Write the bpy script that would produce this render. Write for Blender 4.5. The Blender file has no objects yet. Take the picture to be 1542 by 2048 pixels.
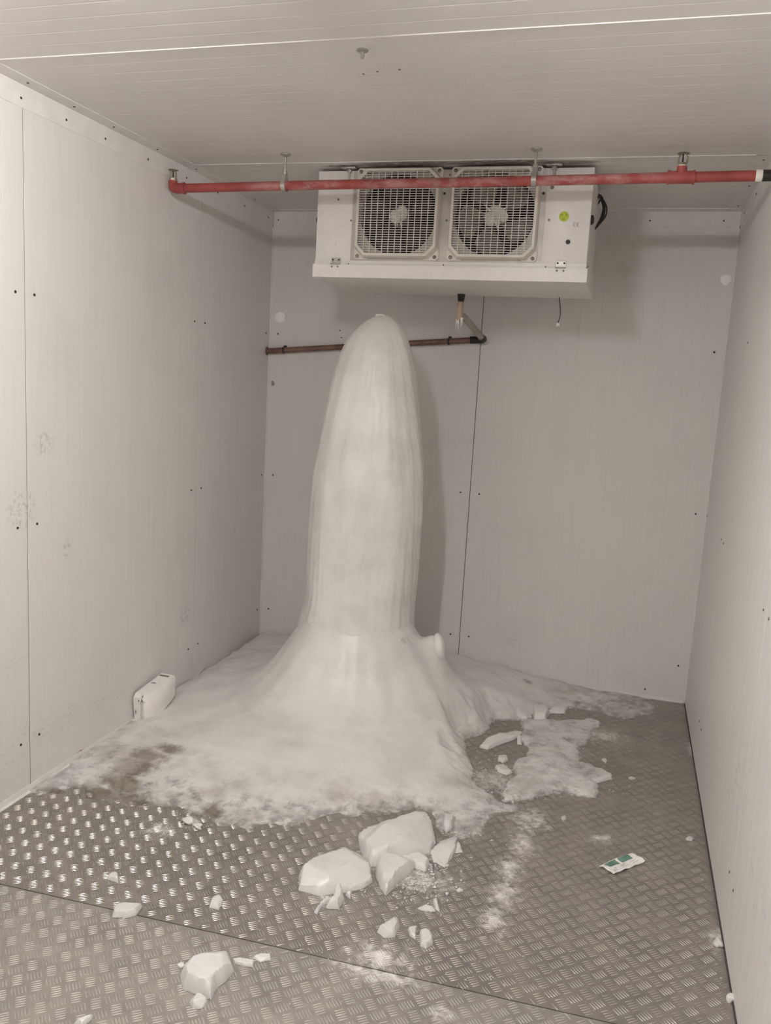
import bpy, bmesh, math, random
import numpy as np
from mathutils import Vector, Matrix
random.seed(7); rng = np.random.default_rng(7)
scn = bpy.context.scene
COL = scn.collection
PI = math.pi
# ---------------------------------------------------------------- camera
W, H, F = 2.355, 2.40, 1673.5                     # room width, height; focal length in pixels of a 1542x2048 frame
CAM = np.array([1.9582, -4.3351, 1.5360]); YAW, PITCH, ROLL = -0.2780, -0.1563, 0.0561
YF = -5.60                                        # front wall (behind the camera)
def cam_axes():
    cy, sy, cp, sp = math.cos(YAW), math.sin(YAW), math.cos(PITCH), math.sin(PITCH)
    f = np.array([sy*cp, cy*cp, sp]); r = np.array([cy, -sy, 0.0]); u = np.cross(r, f)
    cr, sr = math.cos(ROLL), math.sin(ROLL)
    return cr*r + sr*u, -sr*r + cr*u, f
RX, UX, FX = cam_axes()
cd = bpy.data.cameras.new('camera'); cam = bpy.data.objects.new('camera', cd); COL.objects.link(cam)
cam.matrix_world = Matrix(((RX[0], UX[0], -FX[0], CAM[0]), (RX[1], UX[1], -FX[1], CAM[1]), (RX[2], UX[2], -FX[2], CAM[2]), (0, 0, 0, 1)))
cd.sensor_fit = 'VERTICAL'; cd.sensor_height = 32.0; cd.lens = F/2048*32.0; cd.clip_start = 0.02
scn.camera = cam
# ---------------------------------------------------------------- world, lamp, exposure
LAMP_STRENGTH = 308.0
LAMP_COLOR = (1.0, 0.985, 0.975)
wd = bpy.data.worlds.new('world'); scn.world = wd; wd.use_nodes = True
wd.node_tree.nodes['Background'].inputs[0].default_value = (0.05, 0.047, 0.043, 1)
wd.node_tree.nodes['Background'].inputs[1].default_value = 0.2
scn.view_settings.view_transform = 'Standard'; scn.view_settings.look = 'None'
scn.view_settings.gamma = 1.0; scn.view_settings.use_curve_mapping = False
scn.view_settings.exposure = 0.0
scn.cycles.max_bounces = 12; scn.cycles.diffuse_bounces = 6; scn.cycles.transparent_max_bounces = 12

def at(px, py, **k):                              # a pixel of the photograph -> the point where its ray meets x=, y= or z=
    d = FX + RX*(px-771)/F - UX*(py-1024)/F
    (a, v), = k.items(); i = 'xyz'.index(a); t = (v-CAM[i])/d[i]
    return CAM + t*d

# ---------------------------------------------------------------- helpers
WL = {}
def tag(o, label=None, cat=None, group=None, kind=None):
    if label: o['label'] = label
    if cat: o['category'] = cat
    if group: o['group'] = group
    if kind: o['kind'] = kind
    return o
def empty(name, loc):
    o = bpy.data.objects.new(name, None); COL.objects.link(o); o.location = loc; o.empty_display_size = .05
    WL[o] = np.array(loc, float); return o
def link(name, me, mat, parent=None, loc=None):
    """me holds world coordinates; the object is placed at loc (or under its parent) and the mesh made local"""
    if mat and not me.materials: me.materials.append(mat)
    o = bpy.data.objects.new(name, me); COL.objects.link(o)
    if parent is not None:
        base = WL[parent] if loc is None else np.array(loc, float)
        o.parent = parent; o.location = base - WL[parent]
    else:
        base = np.zeros(3) if loc is None else np.array(loc, float)
        o.location = base
    WL[o] = base
    if np.abs(base).sum() > 0: me.transform(Matrix.Translation(-Vector(base)))
    return o
def rawmesh(name, V, Fc, smooth=True, ang=None):
    me = bpy.data.meshes.new(name); me.from_pydata([tuple(map(float, v)) for v in V], [], [tuple(map(int, f)) for f in Fc]); me.update()
    if smooth: me.shade_smooth()
    if ang: me.set_sharp_from_angle(angle=math.radians(ang))
    return me
def npmesh(name, V, Q, smooth=True):              # all quads, fast
    me = bpy.data.meshes.new(name); n = len(V); m = len(Q); k = Q.shape[1]
    me.vertices.add(n); me.vertices.foreach_set('co', np.ascontiguousarray(V, dtype=np.float32).ravel())
    me.loops.add(m*k); me.loops.foreach_set('vertex_index', np.ascontiguousarray(Q, dtype=np.int32).ravel())
    me.polygons.add(m); me.polygons.foreach_set('loop_start', np.arange(0, m*k, k, dtype=np.int32))
    me.update(calc_edges=True); me.validate()
    if smooth: me.shade_smooth()
    return me
class MB:
    def __init__(s): s.bm = bmesh.new()
    def box(s, a, b, bev=0, seg=2):
        x0, y0, z0 = a; x1, y1, z1 = b
        vs = [s.bm.verts.new(p) for p in ((x0,y0,z0),(x1,y0,z0),(x1,y1,z0),(x0,y1,z0),(x0,y0,z1),(x1,y0,z1),(x1,y1,z1),(x0,y1,z1))]
        fs = [s.bm.faces.new([vs[i] for i in q]) for q in ((0,3,2,1),(4,5,6,7),(0,1,5,4),(1,2,6,5),(2,3,7,6),(3,0,4,7))]
        if bev:
            es = list({e for f in fs for e in f.edges})
            bmesh.ops.bevel(s.bm, geom=es, offset=bev, segments=seg, affect='EDGES', profile=.5)
        return s
    def tube(s, pts, r, n=12, caps=True):
        pts = [Vector(p) for p in pts]; rs = r if isinstance(r, (list, tuple)) else [r]*len(pts)
        rings = []; t0 = (pts[1]-pts[0]).normalized()
        ref = Vector((0,0,1)) if abs(t0.z) < .9 else Vector((1,0,0)); u = t0.cross(ref).normalized()
        for i, p in enumerate(pts):
            t = ((pts[min(i+1, len(pts)-1)]-pts[i]).normalized() + (pts[i]-pts[max(i-1, 0)]).normalized())
            t = t.normalized() if t.length > 1e-6 else t0
            u = (u - t*u.dot(t)).normalized(); v = t.cross(u)
            rings.append([s.bm.verts.new(p + (u*math.cos(a)+v*math.sin(a))*rs[i]) for a in [2*PI*k/n for k in range(n)]])
        for A, B in zip(rings, rings[1:]):
            for k in range(n): s.bm.faces.new((A[k], A[(k+1)%n], B[(k+1)%n], B[k]))
        if caps:
            s.bm.faces.new(list(reversed(rings[0]))); s.bm.faces.new(rings[-1])
        return s
    def lathe(s, c, prof, n=20, axis='z'):        # prof: (radius, offset along axis)
        pts = []
        d = {'z': Vector((0,0,1)), 'x': Vector((1,0,0)), 'y': Vector((0,1,0))}[axis]
        c = Vector(c)
        return s.tube_raw([c+d*h for _, h in prof], [max(r, 1e-4) for r, _ in prof], d, n)
    def tube_raw(s, pts, rs, d, n):
        ref = Vector((0,0,1)) if abs(d.z) < .9 else Vector((1,0,0)); u = d.cross(ref).normalized(); v = d.cross(u)
        rings = [[s.bm.verts.new(p + (u*math.cos(a)+v*math.sin(a))*r) for a in [2*PI*k/n for k in range(n)]] for p, r in zip(pts, rs)]
        for A, B in zip(rings, rings[1:]):
            for k in range(n): s.bm.faces.new((A[k], A[(k+1)%n], B[(k+1)%n], B[k]))
        s.bm.faces.new(list(reversed(rings[0]))); s.bm.faces.new(rings[-1]); return s
    def prism(s, poly, d):                        # planar polygon of 3-D points pushed along d
        A = [s.bm.verts.new(p) for p in poly]; B = [s.bm.verts.new(Vector(p)+Vector(d)) for p in poly]; n = len(poly)
        s.bm.faces.new(A); s.bm.faces.new(list(reversed(B)))
        for k in range(n): s.bm.faces.new((A[(k+1)%n], A[k], B[k], B[(k+1)%n]))
        return s
    def mesh(s, name, smooth=True, ang=35):
        bmesh.ops.recalc_face_normals(s.bm, faces=s.bm.faces)
        me = bpy.data.meshes.new(name); s.bm.to_mesh(me); s.bm.free()
        if smooth: me.shade_smooth(); me.set_sharp_from_angle(angle=math.radians(ang))
        return me
    def build(s, name, mat, parent=None, loc=None, **k): return link(name, s.mesh(name, **k), mat, parent, loc)

# ---------------------------------------------------------------- materials
class NT:
    def __init__(s, name):
        s.m = bpy.data.materials.new(name); s.m.use_nodes = True; s.t = s.m.node_tree; s.n = s.t.nodes; s.b = s.n['Principled BSDF']
        s.pos = s.n.new('ShaderNodeNewGeometry').outputs['Position']
    def L(s, a, b): s.t.links.new(a, b)
    def set(s, i, v):
        if hasattr(v, 'is_linked'): s.L(v, i)
        elif isinstance(v, (tuple, list)) and len(v) == 3 and i.type == 'RGBA': i.default_value = (*v, 1)
        else: i.default_value = v
    def math(s, op, a, b=0.0, clamp=False):
        n = s.n.new('ShaderNodeMath'); n.operation = op; n.use_clamp = clamp; s.set(n.inputs[0], a); s.set(n.inputs[1], b); return n.outputs[0]
    def ramp(s, v, a, b, c=0.0, d=1.0):
        n = s.n.new('ShaderNodeMapRange'); s.set(n.inputs[0], v)
        for i, x in enumerate((a, b, c, d)): n.inputs[i+1].default_value = x
        n.interpolation_type = 'SMOOTHSTEP'; return n.outputs[0]
    def noise(s, scale, detail=4, rough=.55, stretch=None, off=None):
        v = s.pos
        if stretch or off:
            m = s.n.new('ShaderNodeMapping'); s.L(s.pos, m.inputs[0])
            if stretch: m.inputs['Scale'].default_value = stretch
            if off: m.inputs['Location'].default_value = off
            v = m.outputs[0]
        n = s.n.new('ShaderNodeTexNoise'); n.inputs['Scale'].default_value = scale; n.inputs['Detail'].default_value = detail; n.inputs['Roughness'].default_value = rough
        s.L(v, n.inputs['Vector']); return n.outputs['Fac']
    def mix(s, f, a, b):
        n = s.n.new('ShaderNodeMix'); n.data_type = 'RGBA'; s.set(n.inputs[0], f); s.set(n.inputs[6], a); s.set(n.inputs[7], b); return n.outputs[2]
    def blobs(s, lst):                            # lst of (centre, radii): a soft 0..1 mask of ellipsoids in the room
        out = None
        for c, r in lst:
            a = s.n.new('ShaderNodeVectorMath'); a.operation = 'SUBTRACT'; s.L(s.pos, a.inputs[0]); a.inputs[1].default_value = c
            d = s.n.new('ShaderNodeVectorMath'); d.operation = 'DIVIDE'; s.L(a.outputs[0], d.inputs[0]); d.inputs[1].default_value = r
            l = s.n.new('ShaderNodeVectorMath'); l.operation = 'LENGTH'; s.L(d.outputs[0], l.inputs[0])
            v = s.math('SUBTRACT', 1.0, l.outputs['Value'], True)
            out = v if out is None else s.math('MAXIMUM', out, v)
        return out
    def bump(s, h, strength=.3, dist=.002):
        n = s.n.new('ShaderNodeBump'); n.inputs['Strength'].default_value = strength; n.inputs['Distance'].default_value = dist
        s.L(h, n.inputs['Height']); s.L(n.outputs[0], s.b.inputs['Normal'])
    def P(s, **k):
        for a, v in k.items():
            s.set(s.b.inputs[{'col': 'Base Color', 'rough': 'Roughness', 'metal': 'Metallic', 'spec': 'Specular IOR Level', 'sss': 'Subsurface Weight', 'coat': 'Coat Weight',
                              'alpha': 'Alpha', 'trans': 'Transmission Weight', 'ior': 'IOR', 'em': 'Emission Color', 'es': 'Emission Strength'}[a]], v)
        return s
def simple(name, col, rough=.5, metal=0, bumpv=0, var=0, **k):
    t = NT(name); c = col
    t.b.inputs['Subsurface Radius'].default_value = (1, 1, 1); t.b.inputs['Subsurface Scale'].default_value = .01
    if var: c = t.mix(t.ramp(t.noise(14, 5), .35, .7), tuple(x*(1-var) for x in col), tuple(min(1, x*(1+var)) for x in col))
    t.P(col=c, rough=rough, metal=metal, **k)
    if bumpv: t.bump(t.noise(220, 3), bumpv, .001)
    return t.m

PAINT = (0.705, 0.680, 0.653)
def wall_mat():
    t = NT('white_wall_paint')
    streak = t.ramp(t.noise(6, 5, .6, (9, 9, .5)), .35, .75)
    c = t.mix(t.math('MULTIPLY', streak, .35), PAINT, tuple(x*.90 for x in PAINT))
    cloud = t.ramp(t.noise(2.2, 4), .5, .75); c = t.mix(t.math('MULTIPLY', cloud, .35), c, tuple(x*.86 for x in PAINT))
    # grey scuffs with their own shape: handling marks and wheel scrapes
    def L(px, py): return tuple(at(px, py, x=0))
    m1 = t.blobs([(L(88, 888), (.05, .07, .055)), (L(42, 1020), (.05, .09, .09)), (L(135, 1095), (.05, .035, .05)), (L(370, 1230), (.05, .06, .06))])
    n1 = t.ramp(t.noise(55, 5, .7), .47, .62); f1 = t.math('MULTIPLY', t.ramp(m1, .0, .45), n1)
    c = t.mix(t.math('MULTIPLY', f1, .4), c, (.30, .275, .25))
    m2 = t.blobs([(L(15, 1500), (.05, .22, .11)), (L(110, 1450), (.05, .25, .08)), (L(220, 1400), (.05, .3, .06)), (L(20, 1330), (.05, .12, .03)), (tuple(at(1520, 1800, x=W)), (.06, .35, .12)), (tuple(at(1470, 1560, x=W)), (.06, .4, .2)),
                  (tuple(at(1240, 1350, y=0)), (.2, .05, .03)), (tuple(at(1010, 1280, y=0)), (.12, .05, .03))])
    mp = t.noise(10, 6, .7, (1, 2.0, 9), (0, 3, 1)); f2 = t.math('MULTIPLY', t.ramp(m2, 0, .6), t.ramp(mp, .5, .72))
    c = t.mix(t.math('MULTIPLY', f2, .55), c, (.40, .39, .42))
    m3 = t.blobs([(L(160, 1508), (.05, .032, .02))]); c = t.mix(t.math('MULTIPLY', t.ramp(m3, .05, .4), t.ramp(t.noise(90, 4), .35, .5)), c, (.42, .27, .11))
    m4 = t.blobs([(tuple(at(1240, 520, y=0)), (.22, .05, .22)), (tuple(at(1215, 440, y=0)), (.14, .05, .07))])  # yellow-brown mottling on the back wall right of the cooler
    c = t.mix(t.math('MULTIPLY', t.math('MULTIPLY', t.ramp(m4, 0, .8), t.ramp(t.noise(9, 5), .35, .7)), .35), c, (.42, .36, .24))
    t.P(col=c, rough=.42, spec=.35); t.bump(t.noise(60, 4, .6, (2, 2, .25)), .05, .002); return t.m
def ceil_mat():
    t = NT('white_ceiling_paint')
    c = t.mix(t.math('MULTIPLY', t.ramp(t.noise(3, 5), .4, .7), .4), PAINT, tuple(x*.88 for x in PAINT))
    soot = t.blobs([((1.0, -.915, H), (.30, .055, .05)), ((1.35, -.915, H), (.32, .05, .05)), ((1.62, -.90, H), (.16, .04, .05)), ((.72, -.90, H), (.12, .03, .05))])
    c = t.mix(t.math('MULTIPLY', t.ramp(soot, 0, .5), t.ramp(t.noise(30, 5, .6, (1, 3, 1)), .2, .6)), c, (.13, .11, .10))
    ring = t.blobs([(tuple(at(770, 160, z=H)), (.11, .05, .05))])
    rr = t.math('MULTIPLY', t.ramp(ring, .02, .09), t.ramp(ring, .22, .10)); rr = t.math('MULTIPLY', rr, t.ramp(t.noise(16, 3), .45, .6))
    c = t.mix(t.math('MULTIPLY', rr, .35), c, (.35, .32, .28))
    wet = t.blobs([((1.15, -1.25, H), (.75, .5, .1)), ((1.25, -1.75, H), (.3, .4, .1)), ((1.2, -2.0, H), (.45, .16, .1))])
    drop = t.ramp(t.noise(150, 2, .5), .56, .66); wm = t.math('MULTIPLY', t.ramp(wet, 0, .5), drop)
    c = t.mix(t.math('MULTIPLY', wm, .22), c, (.95, .93, .9))
    t.P(col=c, rough=.45, spec=.35); t.bump(wm, .5, .002); return t.m
def metal_floor(name, tint, rough, dust):
    t = NT(name)
    n1 = t.ramp(t.noise(7, 6, .65), .35, .7); c = t.mix(n1, tuple(x*.86 for x in tint), tuple(x*1.12 for x in tint))
    c = t.mix(t.math('MULTIPLY', t.ramp(t.noise(60, 5, .7), .58, .7), .5), c, tuple(x*.55 for x in tint))
    fl = t.math('MULTIPLY', t.ramp(t.noise(120, 3, .6), .66, .72), .6)
    dm = t.blobs(dust); dn = t.noise(30, 8, .78)
    df = t.ramp(t.math('ADD', dn, t.math('MULTIPLY', dm, .26)), .56, .84); df = t.math('MULTIPLY', df, t.ramp(dm, 0, .12))
    f = t.math('MAXIMUM', t.math('MULTIPLY', df, .75), fl)
    t.P(col=t.mix(f, c, (.80, .77, .74)), rough=t.ramp(t.noise(25, 4), .3, .7, rough-.06, rough+.10), metal=t.math('SUBTRACT', .55, f, True))
    t.bump(t.noise(300, 4), .15, .0008); return t.m
def ice_mat(name, clear=False, white=1.0, dirt=None):
    t = NT(name); a = (.735*white, .715*white, .685*white)
    n = t.ramp(t.noise(5, 6, .6), .35, .72); c = t.mix(n, a, tuple(x*.86 for x in a))
    alpha = None
    if dirt:
        c = t.mix(t.math('MULTIPLY', t.ramp(t.math('ADD', t.math('MULTIPLY', t.blobs(dirt), .55), t.noise(9, 7, .7)), .60, .90), .95), c, (.20, .165, .13))
        low = t.n.new('ShaderNodeAttribute'); low.attribute_name = 'thick'; th = low.outputs['Fac']
        patch = t.ramp(t.noise(7, 6, .65, None, (3, 1, 0)), .42, .68)
        thin = t.ramp(th, .015, .075, 1, 0)
        c = t.mix(t.math('MULTIPLY', t.math('MULTIPLY', thin, patch), .75), c, (.44, .405, .365))
        edge = t.ramp(th, .0, .011, .75, .0)
        pp = t.math('MULTIPLY', t.ramp(th, .008, .03, 1, 0), t.ramp(t.noise(16, 6, .7), .45, .7))
        tr = t.math('MAXIMUM', t.math('MULTIPLY', edge, t.ramp(t.noise(26, 5), .3, .62)), t.math('MULTIPLY', pp, .55))
        alpha = t.math('SUBTRACT', 1.0, tr, True)
    t.P(col=c, rough=t.ramp(t.noise(30, 4), .3, .7, .28, .50), sss=.25, spec=.5)
    t.b.inputs['Subsurface Radius'].default_value = (.03, .03, .03); t.b.inputs['Subsurface Scale'].default_value = .6
    if alpha is not None: t.P(alpha=alpha)
    return t

M = {}
M['wall'] = wall_mat(); M['ceiling'] = ceil_mat()
M['trim'] = simple('white_sheet_trim', tuple(x*1.02 for x in PAINT), .4, var=.04)
M['joint'] = simple('dark_joint', (.055, .05, .045), .8)
M['screw'] = simple('blackened_screw', (.035, .03, .027), .5, .3)
M['greyscrew'] = simple('dull_steel_screw', (.22, .20, .18), .45, .7)
M['white_metal'] = simple('white_powder_coat', (.745, .715, .685), .38, var=.03, bumpv=.05)
M['guard'] = simple('off_white_plastic', (.66, .62, .565), .42, var=.05)
M['grey_plate'] = simple('pale_grey_sheet_metal', (.50, .47, .43), .4, .15, var=.1)
M['galv'] = simple('galvanised_steel', (.45, .43, .39), .42, .65, var=.2, bumpv=.2)
M['dark'] = simple('interior_shade', (.02, .018, .016), .7)  # shade of the cooler's cavity put into a near-black colour
M['rubber'] = simple('black_rubber', (.018, .017, .016), .5)
M['blade_dark'] = simple('dark_fan_blade', (.075, .062, .055), .5, var=.2)
M['blade_pale'] = simple('pale_fan_blade', (.42, .39, .35), .5, var=.15)
M['frost'] = simple('frost', (.88, .86, .83), .35, var=.05, sss=.2, bumpv=.6)
M['green'] = simple('yellow_green_sticker', (.48, .58, .04), .5)
M['green_dark'] = simple('darker_green_print', (.30, .42, .03), .5)
M['ink'] = simple('grey_print', (.16, .15, .14), .6)
M['copper'] = simple('tarnished_copper', (.20, .115, .09), .42, .35, var=.25)
M['pvc'] = simple('grey_pvc', (.36, .325, .28), .45, var=.08)
M['tan'] = simple('tan_plastic', (.50, .385, .31), .4, var=.12, sss=.1)
M['brass'] = simple('dull_brass', (.30, .26, .20), .4, .7, var=.15)
M['ivory'] = simple('thread_tape', (.80, .76, .70), .6)
M['card'] = simple('white_carton', (.82, .79, .76), .5, var=.04, bumpv=.2)
M['card_ink'] = simple('carton_print', (.22, .19, .18), .6)
M['card_grey'] = simple('pale_print_and_fold_shade', (.56, .52, .49), .6)  # pale print, also the strip painted as the carton's fold shade
M['paper'] = simple('wrapper_white', (.84, .82, .79), .45, var=.03)
M['paper_green'] = simple('wrapper_green_print', (.13, .24, .19), .5, var=.35)
M['foam'] = simple('white_foam', (.93, .91, .88), .7, bumpv=.5)
M['sealant'] = simple('grey_sealant', (.30, .28, .25), .6, var=.3)
def red_paint():
    t = NT('red_pipe_paint'); a = (.36, .075, .065); b = (.27, .05, .045)
    c = t.mix(t.ramp(t.noise(12, 5), .35, .7), a, b)
    fr = t.math('MULTIPLY', t.ramp(t.blobs([((.60, -1.095, 2.275), (.28, .1, .1)), ((1.15, -1.095, 2.28), (.4, .1, .1)), ((1.72, -1.095, 2.29), (.35, .1, .1))]), 0, .6), t.ramp(t.noise(30, 5, .7, (.5, 1, 1)), .4, .65))
    c = t.mix(t.math('MULTIPLY', fr, .38), c, (.62, .45, .42))
    t.P(col=c, rough=.5, spec=.4); t.bump(t.noise(120, 4), .3, .001); return t.m
M['red'] = red_paint()
dust1 = [(tuple(at(px, py, z=0)), (rx, ry, .05)) for px, py, rx, ry in
         [(1060, 1640, .11, .16), (1045, 1690, .08, .16), (1020, 1740, .08, .14), (1008, 1790, .08, .14), (985, 1840, .07, .12), (1200, 1678, .07, .05), (840, 1760, .17, .12), (830, 1700, .14, .1), (920, 1665, .1, .07), (930, 1560, .12, .1), (990, 1560, .16, .14),
          (760, 1915, .16, .09), (1440, 1880, .05, .10), (1100, 1560, .2, .2), (1200, 1470, .2, .14), (660, 1800, .08, .07), (390, 1640, .05, .04), (320, 1660, .1, .08), (1385, 1500, .04, .12)]]
dust2 = [(tuple(at(px, py, z=0)), (rx, ry, .05)) for px, py, rx, ry in
         [(760, 1945, .18, .08), (955, 1910, .09, .08), (940, 1945, .08, .08), (1450, 1975, .06, .10), (880, 2030, .05, .04), (1350, 2000, .14, .1), (1100, 1990, .1, .08), (1200, 1960, .1, .06)]]
M['floor1'] = metal_floor('tread_plate_metal', (.33, .30, .27), .36, dust1)
M['floor2'] = metal_floor('worn_tread_plate_metal', (.37, .34, .305), .47, dust2)
def bar_metal(name, tint, rough, metal, dust, worn=.2):
    t = NT(name); c = t.mix(t.ramp(t.noise(9, 5, .65), .35, .7), tuple(x*.8 for x in tint), tint)
    c = t.mix(t.math('MULTIPLY', t.ramp(t.noise(160, 3, .6), .6, .72), .5), c, tuple(x*.5 for x in tint))
    dm = t.blobs(dust); df = t.ramp(t.math('ADD', t.noise(30, 8, .78), t.math('MULTIPLY', dm, .26)), .56, .84); f = t.math('MULTIPLY', t.math('MULTIPLY', df, t.ramp(dm, 0, .12)), .75)
    sx = t.n.new('ShaderNodeSeparateXYZ'); t.L(t.pos, sx.inputs[0])      # the walked-on right half is duller
    wear = t.math('MULTIPLY', t.ramp(t.math('ADD', sx.outputs[0], t.math('MULTIPLY', t.noise(3, 4), .8)), 1.0, 1.7), worn)
    t.P(col=t.mix(f, c, (.80, .77, .74)), rough=t.math('ADD', t.ramp(t.noise(30, 4), .3, .7, rough-.05, rough+.12), wear), metal=t.math('SUBTRACT', metal, f, True)); return t.m
M['bars1'] = bar_metal('polished_tread_bars', (.50, .465, .42), .25, .80, dust1)
M['bars2'] = bar_metal('worn_tread_bars', (.43, .40, .365), .50, .3, dust2, .05)
def fp(px, py): return tuple(at(px, py, z=0))
_i = ice_mat('milky_ice', white=.99, dirt=[(fp(335, 1512), (.10, .07, .3)), (fp(300, 1522), (.13, .09, .3)), (fp(268, 1545), (.14, .11, .3)), (fp(242, 1572), (.15, .12, .3)), (fp(205, 1590), (.16, .10, .3)), (fp(262, 1602), (.18, .07, .3)), (fp(425, 1625), (.08, .07, .2)), (fp(140, 1590), (.14, .05, .3)), (fp(385, 1635), (.12, .06, .2)), (fp(1055, 1385), (.05, .06, .3))])
def _flutes(t, amt):
    b = t.math('ADD', t.math('MULTIPLY', t.noise(26, 5, .6, (1, 1, .12)), .7), t.noise(70, 4)); t.bump(b, amt, .004)
_flutes(_i, .35); _i.P(coat=.2); M['ice'] = _i.m
_i = ice_mat('column_ice', white=1.04); _flutes(_i, .25); M['ice_column'] = _i.m
_i = ice_mat('broken_white_ice', white=.91); _i.bump(_i.noise(60, 4), .4, .003); M['chunk'] = _i.m
def slab_ice():
    t = ice_mat('thin_floor_ice', dirt=[((0, 5, 0), (.01, .01, .01))]); t.bump(t.noise(45, 6, .7, (1, 1.6, 1)), .7, .005); return t.m
M['ice_thin'] = slab_ice()
_t = NT('clear_icicle'); _t.P(col=(.9, .9, .9), rough=.15, trans=.6, ior=1.31); M['icicle'] = _t.m
_t = NT('lamp_diffuser'); _t.P(col=(.8, .8, .8), em=LAMP_COLOR, es=LAMP_STRENGTH); M['lamp'] = _t.m

# ---------------------------------------------------------------- the room
SCREW = None
def screw(p, nrm, parent, r=.0048, mat='screw'):
    """one shared screw head, placed at p with its axis along nrm"""
    global SCREW
    if SCREW is None:
        SCREW = MB().lathe((0, 0, 0), [(.85, -.3), (1, 0), (.95, .35), (.6, .55), (.12, .6)], 12).mesh('screw_head')
        SCREW.materials.append(None)
    o = bpy.data.objects.new('screw', SCREW); COL.objects.link(o); o.material_slots[0].link = 'OBJECT'; o.material_slots[0].material = M[mat]
    o.parent = parent; o.location = np.array(p) - WL[parent]; o.scale = (r, r, r)
    o.rotation_mode = 'QUATERNION'; o.rotation_quaternion = Vector((0, 0, 1)).rotation_difference(Vector(nrm)); return o
def ribbed_panel(name, u0, u1, place, lo, hi, pitch, depth, parent, mat, gw=.0022, gap=.0018):
    """a cladding panel: its face profile along u has fine grooves; place(u, d, v) gives the 3-D point at depth d out of the wall"""
    u0 += gap; u1 -= gap; prof = [(u0, -.012), (u0, -.0004), (u0+.0004, 0)]
    n = int(round((u1-u0)/pitch))
    for k in range(1, n):
        c = u0 + (u1-u0)*k/n; prof += [(c-gw, 0), (c-gw*.3, -depth), (c+gw*.3, -depth), (c+gw, 0)]
    prof += [(u1-.0004, 0), (u1, -.0004), (u1, -.012)]
    V = [place(u, d, v) for v in (lo, hi) for u, d in prof]; m = len(prof)
    Fc = [(k, k+1, m+k+1, m+k) for k in range(m-1)] + [tuple(range(m-1, -1, -1)), tuple(range(m, 2*m))]
    bm = bmesh.new(); vs = [bm.verts.new(p) for p in V]
    for f in Fc[:-2]: bm.faces.new([vs[i] for i in f])
    bm.faces.new([vs[i] for i in (0, m-1, 2*m-1, m)])
    bm.normal_update(); bmesh.ops.recalc_face_normals(bm, faces=bm.faces)
    me = bpy.data.meshes.new(name); bm.to_mesh(me); bm.free()
    return link(name, me, mat, parent)
def slab(name, a, b, mat='joint'):
    o = MB().box(a, b).build(name, M[mat], smooth=False); tag(o, kind='structure'); return o
JY = [0.0, -.780, -1.951, -3.12, -4.29, YF]
XM = 1.178
wall_left = slab('wall_left', (-.08, YF-.08, 0), (-.0105, .08, H+.0))
wall_right = slab('wall_right', (W+.0105, YF-.08, 0), (W+.08, .08, H))
wall_back = slab('wall_back', (-.0105, .0105, 0), (W+.0105, .08, H))
wall_front = slab('wall_front', (-.0105, YF-.08, 0), (W+.0105, YF-.0105, H))
ceiling = slab('ceiling', (-.08, YF-.08, H+.0105), (W+.08, .08, H+.08))
floor = slab('floor', (-.08, YF-.08, -.09), (W+.08, .08, -.0065))
for i in range(5):
    y1, y0 = JY[i], JY[i+1]
    pl = ribbed_panel('wall_panel', y0, y1, lambda u, d, v: (d, u, v), .002, H-.001, .0975, .0003, wall_left, M['wall'])
    pr = ribbed_panel('wall_panel', y0, y1, lambda u, d, v: (W-d, u, v), .002, H-.001, .0975, .0003, wall_right, M['wall'])
    for z in (.192, .972, 1.752):
        for yy in ((y1-.047), (y0+.048)):
            if yy > YF+.1:
                screw((.0005, yy+random.uniform(-.004, .004), z), (1, 0, 0), pl)
                if (i, z) != (0, 1.752): screw((W-.0005, yy, z), (-1, 0, 0), pr, .0042, 'greyscrew')
for u0, u1 in ((0, XM), (XM, W)):
    pb = ribbed_panel('wall_panel', u0, u1, lambda u, d, v: (u, -d, v), .002, H-.001, .0975, .0004, wall_back, M['wall'])
    for z in (.192, .971, 1.753):
        for xx in (u0+.050, u1-.051):
            if z == 1.753 and abs(xx-XM) < .1: continue
            screw((xx, -.0005, z), (0, -1, 0), pb)
    if u0 == XM: screw(tuple(at(1290, 1378, y=0)), (0, -1, 0), pb)
    else:
        for q in ((680, 661), (683, 675)): screw(tuple(at(*q, y=0)), (0, -1, 0), pb, .0035)
    ribbed_panel('wall_panel', u0, u1, lambda u, d, v: (u, YF+d, v), .002, H-.001, .0975, .0004, wall_front, M['wall'])
CY = [0.0, -.962, -2.147, -3.33, -4.51, YF]
for i in range(5):
    ribbed_panel('ceiling_panel', CY[i+1], CY[i], lambda u, d, v: (v, u, H-d), .001, W-.001, .0733, .0005, ceiling, M['ceiling'], gw=.0035, gap=.0008)
    # raised lap along the seam between two panels
    if i: MB().box((.001, CY[i]-.003, H-.0022), (W-.001, CY[i]+.003, H+.002), .0012, 1).build('seam_strip', M['trim'], ceiling)
hk = MB().lathe(tuple(at(725, 103, z=H-.004)), [(.016, .004), (.016, .001), (.006, -.002), (.004, -.016), (.002, -.018)], 14).build('screw_hook', M['galv'], ceiling)
for q in ((727, 148), (799, 139), (755, 143)): screw(tuple(at(*q, z=H)), (0, 0, -1), ceiling, .0035, 'greyscrew')

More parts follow.
